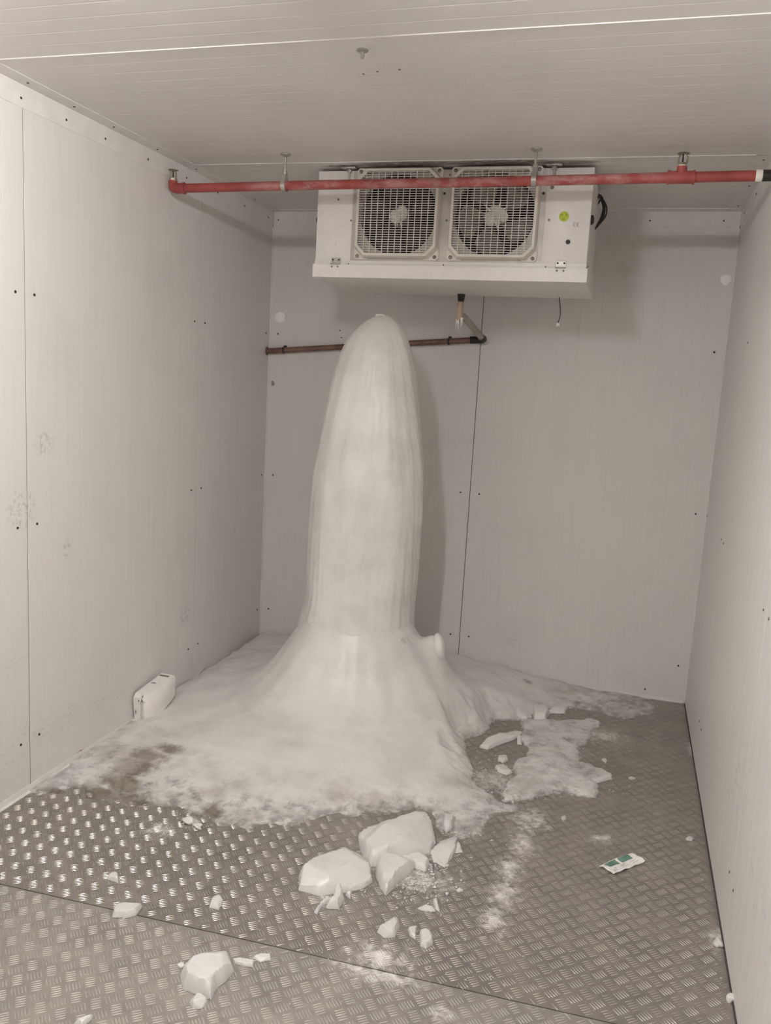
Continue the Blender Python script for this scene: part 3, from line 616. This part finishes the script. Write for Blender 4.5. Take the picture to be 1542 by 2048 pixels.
crumbs([(840, 1765, 38, 26, 300, .012), (870, 1730, 30, 20, 120, .012), (925, 1655, 18, 14, 110, .012), (985, 1570, 26, 28, 260, .010), (1110, 1580, 55, 10, 160, .008), (1000, 1530, 35, 25, 120, .006), (1180, 1500, 50, 40, 120, .008),
        (1280, 1480, 60, 50, 60, .006), (660, 1800, 25, 15, 60, .008), (1060, 1640, 30, 26, 90, .004), (1010, 1780, 30, 60, 110, .004), (820, 1880, 120, 60, 80, .0055), (500, 1880, 160, 70, 90, .005), (300, 1760, 150, 80, 50, .004), (1200, 1800, 140, 110, 80, .004),
        (1445, 1900, 8, 50, 50, .007), (760, 1945, 60, 16, 90, .004), (1200, 1680, 22, 8, 60, .005), (940, 1930, 30, 30, 60, .005), (360, 1640, 30, 10, 50, .006), (450, 1640, 60, 10, 60, .006), (1150, 1420, 60, 8, 120, .008), (1384, 1500, 4, 40, 30, .005)],
       'ice_crumbs', 'scatter of small ice crumbs and chips over the tread plate')

# ---------------------------------------------------------------- the unit cooler
YE = -.87; EX0, EX1 = .594, 1.730; EZ0, EZ1 = 2.020, 2.388; YB = -.40
ev = empty('evaporator', ((EX0+EX1)/2, (YE+YB)/2, 1.95))
tag(ev, 'white twin fan cooler hung from the ceiling with square grilles and a drip tray', 'cooler')
b = MB(); b.box((EX0, YE+.0045, EZ0), (EX0+.004, YB, EZ1), .001, 1); b.box((EX1-.004, YE+.0045, EZ0), (EX1, YB, EZ1), .001, 1); b.box((EX0, YE+.0045, EZ1-.003), (EX1, YB, EZ1)); b.box((EX0, YB-.004, EZ0), (EX1, YB, EZ1))
b.build('casing', M['white_metal'], ev)
FXc = (.952, 1.352); FZ = 2.212
lp = MB().box((EX0+.001, YE-.001, EZ0+.004), (.752, YE+.004, EZ1), .0015).build('front_panel', M['white_metal'], ev)
rp = MB().box((1.552, YE-.001, EZ0+.004), (EX1-.001, YE+.004, EZ1), .0015).build('front_panel', M['white_metal'], ev)
def holed(bm, cx, cz, hx, z0, z1, r, y, n=48):
    """plate with a round opening"""
    C = [bm.verts.new((cx+r*math.cos(a), y, cz+r*math.sin(a))) for a in [2*PI*k/n for k in range(n)]]
    C2 = [bm.verts.new((v.co.x, y+.03, v.co.z)) for v in C]
    O = []
    for k in range(n):
        a = 2*PI*k/n; c, s = math.cos(a), math.sin(a); zz_ = (z1-cz) if s > 0 else (cz-z0)
        t = min(hx/abs(c) if abs(c) > 1e-6 else 9, zz_/abs(s) if abs(s) > 1e-6 else 9)
        O.append(bm.verts.new((cx+t*c, y, cz+t*s)))
    for k in range(n):
        j = (k+1) % n; bm.faces.new((C[k], C[j], O[j], O[k])); bm.faces.new((C[k], C2[k], C2[j], C[j]))
    # square corners
    for sx, sz in ((1, 1), (-1, 1), (-1, -1), (1, -1)):
        zc = z1 if sz > 0 else z0; v = bm.verts.new((cx+sx*hx, y, zc))
        for k in range(n):
            j = (k+1) % n; p, q = O[k].co, O[j].co
            if abs(abs(p.x-cx)-hx) < 1e-5 and abs(q.z-zc) < 1e-5 and abs(abs(q.x-cx)-hx) > 1e-5 and (p.x-cx)*sx > 0: bm.faces.new((O[k], v, O[j]))
            elif abs(abs(q.x-cx)-hx) < 1e-5 and abs(p.z-zc) < 1e-5 and abs(abs(p.x-cx)-hx) > 1e-5 and (q.x-cx)*sx > 0: bm.faces.new((O[k], v, O[j]))
mb = MB(); holed(mb.bm, FXc[0], FZ, .2, EZ0, EZ1, .163, YE); holed(mb.bm, FXc[1], FZ, .2, EZ0, EZ1, .163, YE)
mb.build('fan_plate', M['grey_plate'], ev)
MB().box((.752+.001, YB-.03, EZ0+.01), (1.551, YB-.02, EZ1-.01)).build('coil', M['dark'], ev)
MB().box((EX0+.005, YE+.2, EZ0+.01), (EX1-.005, YE+.205, EZ1-.005)).build('fin_block', M['dark'], ev)  # this sheet and the coil are near-black in place of cavity shade
def octagon(cx, cz, h, ch, y): return [(cx-h+ch, y, cz-h), (cx+h-ch, y, cz-h), (cx+h, y, cz-h+ch), (cx+h, y, cz+h-ch), (cx+h-ch, y, cz+h), (cx-h+ch, y, cz+h), (cx-h, y, cz+h-ch), (cx-h, y, cz-h+ch)]
for fi, cx in enumerate(FXc):
    h = .173; cz = FZ+.004; YG = YE-.034
    # rim: octagonal ring flaring back to the plate
    bm = MB(); rings = [octagon(cx, cz, h-.012, .034, YG+.004), octagon(cx, cz, h-.011, .034, YG), octagon(cx, cz, h-.001, .038, YG), octagon(cx, cz, h, .038, YG+.003), octagon(cx, cz-.003, h+.006, .038, YE-.003), octagon(cx, cz-.003, h+.006, .038, YE)]
    vs = [[bm.bm.verts.new(p) for p in R] for R in rings]
    for A, B in zip(vs, vs[1:]):
        for k in range(8): bm.bm.faces.new((A[k], A[(k+1) % 8], B[(k+1) % 8], B[k]))
    guard = bm.build('fan_guard', M['guard'], ev, ang=25)
    # four ears with screws
    for sx, sz in ((1, 1), (-1, 1), (-1, -1), (1, -1)):
        ear = MB(); ex, ez = cx+sx*(h-.004), cz-.003+sz*(h-.002); ear.prism([(ex+sx*.012, YE-.007, ez-sz*.05), (ex+sx*.014, YE-.007, ez+sz*.002), (ex+sx*.004, YE-.007, ez+sz*.012), (ex-sx*.05, YE-.007, ez+sz*.010)], (0, .007, 0))
        ear.build('mounting_ear', M['guard'], guard, smooth=False)
        screw((ex-sx*.002, YE-.008, ez-sz*.002), (0, -1, 0), guard, .0075, 'greyscrew')
    # grille bars
    gr = MB(); nh = 34; nv = 11; inn = h-.012
    def half(v):                                                     # half length of a bar at offset v inside the octagon
        return inn - max(0, abs(v)-(inn-.034))
    for k in range(nh):
        v = -inn+(k+.7)*2*inn/nh; L = half(v); gr.box((cx-L, YG+.0005, cz+v-.0012), (cx+L, YG+.0045, cz+v+.0012))
    for k in range(1, nv+1):
        v = -inn+k*2*inn/(nv+1); L = half(v); gr.box((cx+v-.0014, YG-.0005, cz-L), (cx+v+.0014, YG+.0030, cz+L))
    tag(gr.build('grille', M['guard'], guard, smooth=False), kind='stuff')
    # fan: hub, motor and five wide blades
    mt = 'blade_dark' if fi == 0 else 'blade_pale'  # left fan has dark blades, right fan pale ones
    fan = MB().lathe((cx, YE+.02, FZ), [(.02, -.004), (.042, 0), (.046, .012), (.046, .05)], 24, 'y').build('fan_hub', M['blade_dark'], ev)
    for q in range(5):
        a0 = 2*PI*q/5 + (.35 if fi == 0 else -.55-.08); bm = MB(); nr, na = 7, 7; grid = []
        for i in range(nr):
            t = i/(nr-1); r = .04+t*.112; wd_ = (.20+.30*math.sin(min(1, t*1.15)*PI*.62)) * (1 if t < .8 else 1-.5*((t-.8)/.2)**2); sweep = .25*t
            grid.append([bm.bm.verts.new((cx+r*math.cos(a0+sweep+wd_*u), YE+.035+.028*u*(1-.3*t), FZ+r*math.sin(a0+sweep+wd_*u))) for u in np.linspace(-1, 1, na)])
        for i in range(nr-1):
            for j in range(na-1): bm.bm.faces.new((grid[i][j], grid[i+1][j], grid[i+1][j+1], grid[i][j+1]))
        bmesh.ops.solidify(bm.bm, geom=list(bm.bm.faces), thickness=.0025)
        bm.build('fan_blade', M[mt], fan)
    # frost grown on the hub as a burst of spikes
    fr = MB(); rr = random.Random(5+fi); nsp = 15 if fi else 9; base = Vector((cx, YE+.010, FZ))
    me = blobmesh('hub_frost', tuple(base), (.034, .016, .034) if fi else (.028, .012, .028), 9+fi, .4)
    fr.bm.from_mesh(me); bpy.data.meshes.remove(me)
    for q in range(nsp):
        a = rr.uniform(0, 2*PI); L = rr.uniform(.03, .072 if fi else .05); d = Vector((math.cos(a), -.12, math.sin(a)*.9)).normalized()
        fr.tube([base, base+d*L*.6, base+d*L], [.007, .004, .0006], 5)
    fr.build('hub_frost', M['frost'], fan)
# drip tray
TX0, TX1 = .590, 1.737; TZ1 = 2.008; TY = YE-.016
tr = MB()
def tray_sec(x): return [(x, TY, TZ1), (x, TY, 1.955), (x, YB+.02, 1.945), (x, YB+.02, 2.02), (x, YB+.015, 2.02), (x, YB+.015, 1.949), (x, TY+.004, 1.959), (x, TY+.004, TZ1)]
tr.prism(tray_sec(TX0+.003), (TX1-TX0-.006, 0, 0))
for x in (TX0, TX1-.003): tr.prism([(x, TY, TZ1), (x, TY, 1.955), (x, YB+.02, 1.945), (x, YB+.02, 2.045), (x, TY+.1, 2.03)], (.003, 0, 0))
tr.box((EX0-.001, YE-.003, TZ1-.002), (EX1+.001, YE+.002, EZ0+.006))
tr.build('drip_tray', M['white_metal'], ev, smooth=False)
# hinges that hold the tray
for hx in (.690, 1.632):
    hg = MB().box((hx-.020, YE-.006, 2.010), (hx+.020, YE-.001, 2.036), .001, 1).build('tray_hinge', M['galv'], ev)
    MB().tube([(hx-.020, TY-.003, 2.009), (hx+.020, TY-.003, 2.009)], .0035, 10).build('hinge_pin', M['galv'], hg)
    for sx in (-1, 1): screw((hx+sx*.013, YE-.006, 2.028), (0, -1, 0), hg, .004); screw((hx+sx*.013, TY-.0005, 1.998), (0, -1, 0), hg, .004, 'greyscrew')
# hangers: ceiling foot plate and bolt in front of the casing
for hx in (.735, 1.577):
    hb = MB().box((hx-.030, YE-.028, H-.008), (hx+.030, YE+.004, H-.0005), .002).build('hanger_bracket', M['galv'], ev)
    MB().tube([(hx, YE-.016, H-.003), (hx, YE-.016, H-.062)], .0045, 10).build('hanger_bolt', M['galv'], hb)
    MB().lathe((hx, YE-.016, H-.022), [(.010, 0), (.011, .006), (.010, .010)], 6).build('nut', M['galv'], hb)
    MB().box((hx-.016, YE-.030, H-.068), (hx+.016, YE, H-.060), .001, 1).build('lug_plate', M['galv'], hb)
# screws and openings on the front
for q, m, r in [((677, 399), 'greyscrew', .005), ((671, 487), 'ivory', .0045), ((702, 441), 'greyscrew', .004), ((697, 528), 'screw', .004), ((893, 441), 'greyscrew', .0045), ((889, 387), 'screw', .005), ((887, 530), 'screw', .004),
                ((885, 341), 'greyscrew', .007), ((916, 338), 'greyscrew', .007), ((900, 350), 'greyscrew', .004), ((1098, 440), 'greyscrew', .0045), ((1087, 387), 'screw', .005), ((1104, 375), 'greyscrew', .007), ((1091, 534), 'screw', .004)]:
    screw(tuple(at(*q, y=YE-.001)), (0, -1, 0), ev, r, m)
p = at(1136, 484, y=YE-.002); MB().lathe(tuple(p), [(.009, .001), (.009, -.0015), (.006, -.0015), (.0055, .0005)], 18, 'y').build('plug_hole', M['rubber'], ev)
p = at(1128, 433, y=YE-.002); st = MB().lathe(tuple(p), [(.0195, .001), (.0195, -.0006)], 28, 'y').build('round_sticker', M['green'], ev)
tag(st, 'yellow green round sticker')
em = MB()
for k in range(3):
    a = 2*PI*k/3+.5; c0 = Vector(p)+Vector((0, -.0010, 0))
    em.prism([c0+Vector((math.cos(a+d)*r, 0, math.sin(a+d)*r)) for r, d in ((.006, -.5), (.013, -.45), (.016, .1), (.013, .5), (.008, .4))], (0, .0006, 0))
em.build('sticker_print', M['green_dark'], st, smooth=False)
p = Vector(at(1153, 449, y=YE-.0015)); ce = MB()
def arc(cx, r, a0, a1, n=10):
    for k in range(n):
        A, B = a0+(a1-a0)*k/n, a0+(a1-a0)*(k+1)/n; o = Vector((p.x+cx, p.y-.0006, p.z))
        ce.prism([o+Vector((math.cos(A)*r, 0, math.sin(A)*r)), o+Vector((math.cos(B)*r, 0, math.sin(B)*r)), o+Vector((math.cos(B)*(r-.0016), 0, math.sin(B)*(r-.0016))), o+Vector((math.cos(A)*(r-.0016), 0, math.sin(A)*(r-.0016)))], (0, .0006, 0))
arc(-.0045, .008, PI*.5, PI*1.5); arc(.0085, .008, PI*.5, PI*1.5); ce.box((p.x+.001, p.y-.0006, p.z-.0007), (p.x+.0075, p.y, p.z+.0007))
tag(ce.build('printed_mark', M['ink'], ev, smooth=False), 'small grey CE lettering')
# side grommets
MB().lathe((EX0-.012, YE+.035, 2.195), [(.013, 0), (.018, .004), (.018, .012)], 18, 'x').build('cable_grommet', M['rubber'], ev)
MB().lathe((EX1, YE+.035, 2.200), [(.018, 0), (.018, .007), (.012, .011)], 18, 'x').build('cable_grommet', M['rubber'], ev)
# cables looping at the right end
cab = None
for k, (dx, dy, r) in enumerate([(0, 0, .0035), (.010, .03, .003), (.004, -.03, .003), (-.004, .05, .0035)]):
    pts = [(EX1-.001, -.52+dy, 2.365-.01*k), (EX1+.012+dx*.5, -.52+dy, 2.352), (EX1+.028+dx, -.52+dy*.5, 2.315), (EX1+.026+dx*1.2, -.52, 2.275), (EX1+.012+dx*.6, -.52, 2.245), (EX1-.001, -.52, 2.22)]
    PT = []
    for i in range(len(pts)-1):
        p0, p1, p2, p3 = [np.array(pts[min(max(j, 0), len(pts)-1)]) for j in (i-1, i, i+1, i+2)]
        for t in np.linspace(0, 1, 6, endpoint=False): PT.append(.5*((2*p1)+(-p0+p2)*t+(2*p0-5*p1+4*p2-p3)*t*t+(-p0+3*p1-3*p2+p3)*t**3))
    PT.append(np.array(pts[-1])); MB().tube(PT, r, 8).build('cable', M['rubber'], ev)
# drain stub, elbow and icicles
dr = empty('drain_pipe', tuple(at(922, 640, y=-.43)))
tag(dr, 'condensate drain from the cooler tray slanting back to the wall, icicles on its elbow', 'pipe')
c0 = at(922, 600, y=-.43); x0, y0 = c0[0], -.43
MB().lathe((x0, y0, 1.908), [(.013, 0), (.013, .008), (.016, .012), (.0145, .016), (.017, .020), (.0155, .024), (.018, .028), (.018, .038)], 20).build('threaded_fitting', M['rubber'], dr)
zt = at(922, 641, y=y0)[2]
MB().tube([(x0-.002, y0, 1.911), (x0-.004, y0, zt+.012), (x0-.002, y0, zt), ], [.0165, .0175, .015], 20).build('tan_sleeve', M['tan'], dr)
e1 = at(966, 678, y=-.055)
MB().tube([(x0+.004, y0+.004, zt+.028), (x0+.012, y0+.03, zt+.020), tuple(e1+np.array([-.004, -.012, .004]))], [.011, .0155, .0155], 18).build('slanting_pipe', M['pvc'], dr)
MB().tube([tuple(e1+np.array([-.006, -.03, .006])), tuple(e1), tuple(e1+np.array([-.008, .025, -.003])), (e1[0]-.03, -.026, e1[2]-.004), (e1[0]-.07, -.026, e1[2]-.006)], [.0175, .019, .019, .018, .018], 18).build('elbow', M['rubber'], dr)
for k, (dx, L) in enumerate([(-.013, .045), (-.003, .050), (.008, .034), (.014, .026), (-.008, .02)]):
    MB().tube([(x0+dx, y0-.010, zt+.012), (x0+dx*1.02, y0-.011, zt-.010), (x0+dx*1.05, y0-.011, zt-L)], [.0035, .0022, .0005], 8).build('icicle', M['frost'], dr)
# copper pipe along the back wall
cp = empty('copper_pipe', (.57, -.026, 1.70)); tag(cp, 'brown copper pipe clipped along the back wall behind the stalagmite', 'pipe')
a = at(532, 702, y=-.026); a[0] = max(a[0], .002); bb = at(950, 680, y=-.026)
MB().tube([tuple(a), tuple((a+bb)/2+np.array([0, 0, .001])), tuple(bb)], .0152, 18).build('pipe_run', M['copper'], cp)
MB().lathe((.0005, -.026, a[2]), [(.024, 0), (.024, .002), (.018, .004)], 14, 'x').build('wall_collar', M['copper'], cp)
for px in (568, 897):
    t = (at(px, 700, y=-.026)[0]-a[0])/(bb[0]-a[0]); q = a+(bb-a)*t
    cl = MB().tube([(q[0]-.004, -.026, q[2]), (q[0]+.004, -.026, q[2])], .0185, 18).build('pipe_clip', M['rubber'], cp); MB().box((q[0]-.004, -.024, q[2]+.014), (q[0]+.007, -.001, q[2]+.026), .001, 1).build('clip_tab', M['rubber'], cl)
# hanging wire with a white connector
w = empty('hanging_wire', (1.59, -.42, 1.83)); tag(w, 'short black wire with a white connector dangling below the cooler tray', 'wire')
MB().tube([tuple(at(1118, 590, y=-.42)), tuple(at(1120, 610, y=-.42)), tuple(at(1121, 628, y=-.42)), tuple(at(1118, 640, y=-.42)), tuple(at(1116, 645, y=-.42))], .0020, 8).build('wire', M['rubber'], w)
p = at(1116, 649, y=-.42); cn = MB().box((p[0]-.007, -.424, p[2]-.005), (p[0]+.007, -.414, p[2]+.005), .001, 1); cn.box((p[0]-.009, -.422, p[2]-.010), (p[0]-.004, -.416, p[2]-.003)); cn.box((p[0]+.003, -.422, p[2]-.009), (p[0]+.007, -.416, p[2]-.003)); cn.build('connector', M['ivory'], w)
# round foam plugs on the back wall
def plug(px, py, r, name, label, lobes):
    c = at(px, py, y=0); n = 36
    pf = MB(); rr = [r*(1+.05*math.sin(lobes*2*PI*k/n)+random.uniform(-.02, .02)) for k in range(n)]
    vs = [[pf.bm.verts.new((c[0]+q*s*math.cos(2*PI*k/n), y, c[2]+q*s*math.sin(2*PI*k/n))) for k, q in enumerate(rr)] for s, y in ((1, .001), (1, -.004), (.9, -.007), (.5, -.009))]
    for A, B in zip(vs, vs[1:]):
        for k in range(n): pf.bm.faces.new((A[k], A[(k+1) % n], B[(k+1) % n], B[k]))
    pf.bm.faces.new(vs[-1]); pf.bm.faces.new(vs[0][::-1])
    tag(pf.build(name, M['foam'], None, (c[0], -.001, c[2]), ang=50), label, 'plug')
plug(560, 635, .031, 'foam_plug', 'scalloped white foam plug on the back wall above the copper pipe', 8)
plug(1452, 559, .027, 'foam_plug', 'round white foam plug on the back wall by the right corner', 3)
p = at(545, 768, y=0); sb = link('sealant_blob', blobmesh('sealant_blob', (p[0], -.001, p[2]), (.010, .005, .012), 8, .4), M['sealant'], wall_back)

# ---------------------------------------------------------------- sprinkler pipe
YP = -1.095
def pz_(x): return 2.2735 + (2.2975-2.2735)*(x-.046)/2.27
sp = empty('sprinkler_pipe', (1.1, YP, 2.285)); tag(sp, 'red painted sprinkler pipe crossing the room just below the ceiling', 'pipe')
R = .0180
MB().tube([(.085, YP, pz_(.085)), (.7, YP, pz_(.7)+.001), (1.4, YP, pz_(1.4)-.001), (2.294, YP, pz_(2.294))], R, 24).build('pipe_run', M['red'], sp)
MB().tube([(2.284, YP, pz_(2.3)), (2.290, YP, pz_(2.3)), (2.300, YP, pz_(2.3)), (2.306, YP, pz_(2.3))], [R+.001, R+.0025, R+.0025, R+.001], 24).build('sealing_tape', M['ivory'], sp)
MB().tube([(2.302, YP, pz_(2.3)), (W-.001, YP, pz_(W))], R+.001, 24).build('wall_sleeve', M['rubber'], sp)
z = pz_(.046); xe = .036
MB().tube([(xe, YP, z+.030), (xe, YP, z+.018)]+[(xe+.018-.018*math.cos(q), YP, z+.018-.018*math.sin(q)) for q in (.3, .6, .9, 1.2, PI/2)]+[(xe+.05, YP, z)], [.0185, .0195, .0205, .0212, .0215, .0215, .0213, .021], 20).build('elbow', M['red'], sp)
MB().tube([(xe+.046, YP, z), (xe+.048, YP, z), (xe+.056, YP, z), (xe+.058, YP, z)], [.021, .0235, .0235, .021], 20).build('elbow_rim', M['red'], sp)
xt = 2.042; z = pz_(xt)
te = MB().tube([(xt-.042, YP, z), (xt+.042, YP, z)], .0215, 22); te.build('tee', M['red'], sp)
for s in (-1, 1): MB().tube([(xt+s*.038, YP, z), (xt+s*.046, YP, z)], .0240, 22).build('tee_rim', M['red'], sp)
MB().tube([(xt, YP, z), (xt, YP, z+.036)], [.0185, .0175], 18).build('tee_outlet', M['red'], sp)
def sprinkler(x, z0, label):
    t = empty('sprinkler_head', (x, YP, z0)); t.parent = sp; t.location = WL[t]-WL[sp]; tag(t, label)
    MB().lathe((x, YP, z0), [(.0125, 0), (.0125, .006)], 16).build('thread', M['ivory'], t)
    MB().lathe((x, YP, z0+.005), [(.016, 0), (.016, .006), (.012, .008)], 6).build('wrench_flat', M['brass'], t)
    for s in (-1, 1): MB().tube([(x+s*.013, YP, z0+.010), (x+s*.015, YP, z0+.022), (x+s*.013, YP, z0+.034), (x+s*.004, YP, z0+.043)], [.0035, .003, .003, .003], 8).build('frame_arm', M['brass'], t)
    MB().tube([(x, YP, z0+.012), (x, YP, z0+.042)], [.0030, .0026], 8).build('glass_bulb', M['rubber'], t)
    MB().lathe((x, YP, z0+.042), [(.006, 0), (.008, .003)], 12).build('cap', M['brass'], t)
    pf = MB(); n = 24; vs = []
    for rr, zz_ in ((.003, .045), (.012, .0455), (.022, .043), (.022, .0445), (.012, .047), (.003, .047)):
        vs.append([pf.bm.verts.new((x+rr*(1-.12*(k % 2)*(rr > .02))*math.cos(2*PI*k/n), YP+rr*(1-.12*(k % 2)*(rr > .02))*math.sin(2*PI*k/n), z0+zz_)) for k in range(n)])
    for A, B in zip(vs, vs[1:]+vs[:1]):
        for k in range(n): pf.bm.faces.new((A[k], A[(k+1) % n], B[(k+1) % n], B[k]))
    pf.build('deflector', M['brass'], t)
sprinkler(xe, pz_(.046)+.029, 'upright brass sprinkler head on the left end elbow of the red pipe')
sprinkler(xt, pz_(xt)+.036, 'upright brass sprinkler head on the tee of the red pipe')
def hanger(x, label):
    z = pz_(x); t = empty('pipe_hanger', (x, YP, H)); tag(t, label, 'pipe hanger', 'pipe hangers of the red pipe')
    MB().lathe((x, YP, H-.012), [(.006, 0), (.009, .002), (.013, .006), (.020, .0075), (.020, .0115)], 20).build('ceiling_rosette', M['galv'], t)
    MB().tube([(x, YP, H-.005), (x, YP, z+.050)], .0045, 10).build('threaded_rod', M['galv'], t)
    # pear shaped band around the pipe
    N = 28; pts = []
    for k in range(N+1):
        a = PI/2+2*PI*k/N; r = .0205; y = math.cos(a)*r; zz_ = math.sin(a)*r
        if math.sin(a) > 0: zz_ += .030*math.sin(a)**3; y *= 1-.45*math.sin(a)**3
        pts.append((y, zz_))
    bd = MB(); A = [[bd.bm.verts.new((x+dx, YP+y*s, z+.001+zz_*s)) for y, zz_ in pts[:-1]] for dx, s in ((-.009, 1.0), (-.009, 1.12), (.009, 1.12), (.009, 1.0))]
    for P_, Q_ in zip(A, A[1:]+A[:1]):
        for k in range(N): bd.bm.faces.new((P_[k], P_[(k+1) % N], Q_[(k+1) % N], Q_[k]))
    bd.build('clamp_band', M['galv'], t)
    MB().lathe((x, YP, z+.044), [(.008, 0), (.009, .003), (.009, .008), (.007, .010)], 6).build('nut', M['galv'], t)
hanger(.538, 'steel hanger with pear shaped clamp holding the red pipe left of the cooler')
hanger(1.530, 'steel hanger with clamp holding the red pipe before the right fan')

# ---------------------------------------------------------------- carton leaning on the left wall, wrapper on the floor
ct = empty('carton', (.05, -1.2, .025)); tag(ct, 'crumpled white drinks carton lying on the ice against the left wall', 'carton')
secs = []                                                            # sections along the wall, from the near end to the far end
for y, zb, hh, wx, lean, bul in [(-1.315, .020, .105, .052, .0, 0), (-1.305, .018, .122, .058, .002, .004), (-1.27, .022, .125, .070, .004, .010), (-1.22, .030, .122, .078, .004, .012), (-1.17, .042, .113, .080, .004, .010), (-1.12, .055, .104, .078, .002, .006), (-1.095, .060, .100, .076, .0, 0)]:
    sh = [(0, 0), (.35, 0), (.7, 0), (.97, .01), (1.0-bul*5, .30), (1.0+bul*5, .62), (1.02, .88), (.95, .985), (.55, 1.0), (.06, 1.0), (0, .94), (0, .4)]
    secs.append([(.010+lean+max(0, u)*wx, y+(.012*(1-v) if y < -1.3 else 0), zb+v*hh) for u, v in sh])
V = [p for s in secs for p in s]; n = 12; m = len(secs)
Fc = [(k*n+i, k*n+(i+1) % n, (k+1)*n+(i+1) % n, (k+1)*n+i) for k in range(m-1) for i in range(n)] + [tuple(range(n-1, -1, -1)), tuple(range((m-1)*n, m*n))]
link('carton_body', rawmesh('carton_body', V, Fc, True, 28), M['card'], ct)
y = -1.3165
MB().prism([(.008, y-.003, .016), (.066, y-.001, .016), (.070, y, .024), (.008, y-.002, .022)], (0, .006, 0)).build('end_flap', M['card'], ct, smooth=False)
MB().prism([(.047, y-.0006, .030), (.054, y-.0006, .030), (.056, y-.0006, .110), (.049, y-.0006, .108)], (0, .004, 0)).build('fold_shadow_strip', M['card_grey'], ct, smooth=False)  # grey strip paints the shade of the fold onto the end face
MB().prism([(.046, y-.004, .105), (.066, y+.006, .105), (.052, y+.004, .143)], (0, .006, .0)).build('folded_corner', M['card_ink'], ct, smooth=False)
MB().prism([(.044, y-.006, .104), (.048, y-.006, .104), (.054, y-.0, .146), (.050, y-.002, .146)], (.002, .008, 0)).build('folded_edge', M['card'], ct, smooth=False)
for q in ((( .022, y-.0008, .052), (.026, y+.002, .066)), ((.036, y-.0008, .108), (.041, y+.002, .114)), ((.028, -1.205, .152), (.050, -1.19, .1535)), ((.02, -1.125, .158), (.066, -1.110, .1598))):
    MB().box(*q).build('carton_print', M['card_ink'], ct, smooth=False)
wr = empty('wrapper', tuple(at(1245, 1728, z=.003))); tag(wr, 'flat white plastic wrapper with dark green print on the plate at right', 'wrapper')
c4 = [at(1198, 1731, z=.004), at(1227, 1749, z=.004), at(1290, 1722, z=.004), at(1263, 1705, z=.004)]
def wq(u, v):  # u along the long side, v across
    a = c4[1]*(1-u)+c4[2]*u; b_ = c4[0]*(1-u)+c4[3]*u; p = a*(1-v)+b_*v
    z = .0035+.0035*math.sin(u*7+v*2)*math.sin(v*3.1+.4)+.0022*math.sin(u*19+1)*(1-v)+.0015*math.sin(v*11+u*5); return (p[0], p[1]+.002*math.sin(u*12)*(v < .01), max(.0022, z))
nu, nv = 30, 14
def wgrid(us, vs, dz): 
    V = [tuple(np.array(wq(u, v))+[0, 0, dz]) for u in us for v in vs]; k = len(vs); return V, [(i*k+j, (i+1)*k+j, (i+1)*k+j+1, i*k+j+1) for i in range(len(us)-1) for j in range(k-1)]
V, Fc = wgrid(np.linspace(0, 1, nu), np.linspace(0, 1, nv), 0); link('wrapper_film', rawmesh('wrapper_film', V, Fc), M['paper'], wr)
for u0, u1 in ((.13, .46), (.53, .86)):
    V, Fc = wgrid(np.linspace(u0, u1, 12), np.linspace(.56, .97, 7), .0006); link('green_print', rawmesh('green_print', V, Fc), M['paper_green'], wr)
for u0, u1, v0, v1 in ((.2, .26, .35, .42), (.40, .52, .36, .44), (.50, .58, .44, .50), (.08, .14, .12, .2), (.12, .22, .22, .26), (.42, .60, .26, .30), (.66, .84, .34, .37), (.70, .9, .22, .25)):
    V, Fc = wgrid(np.linspace(u0, u1, 4), np.linspace(v0, v1, 3), .0006); link('small_print', rawmesh('small_print', V, Fc), M['card_grey'], wr)

# ---------------------------------------------------------------- ceiling lamp behind the camera's field of view
lm = empty('ceiling_light', (1.19, -3.3, H)); tag(lm, 'long white batten light on the ceiling behind the camera', 'lamp')
MB().box((1.19-.04, -3.88, H-.030), (1.19+.04, -2.76, H-.0005), .006).build('housing', M['white_metal'], lm)
MB().tube([(1.19, -3.85, H-.050), (1.19, -2.79, H-.050)], .019, 16).build('tube', M['lamp'], lm)
for y in (-3.85, -2.79): MB().box((1.19-.02, y-.012, H-.072), (1.19+.02, y+.012, H-.028), .003).build('tube_holder', M['white_metal'], lm)
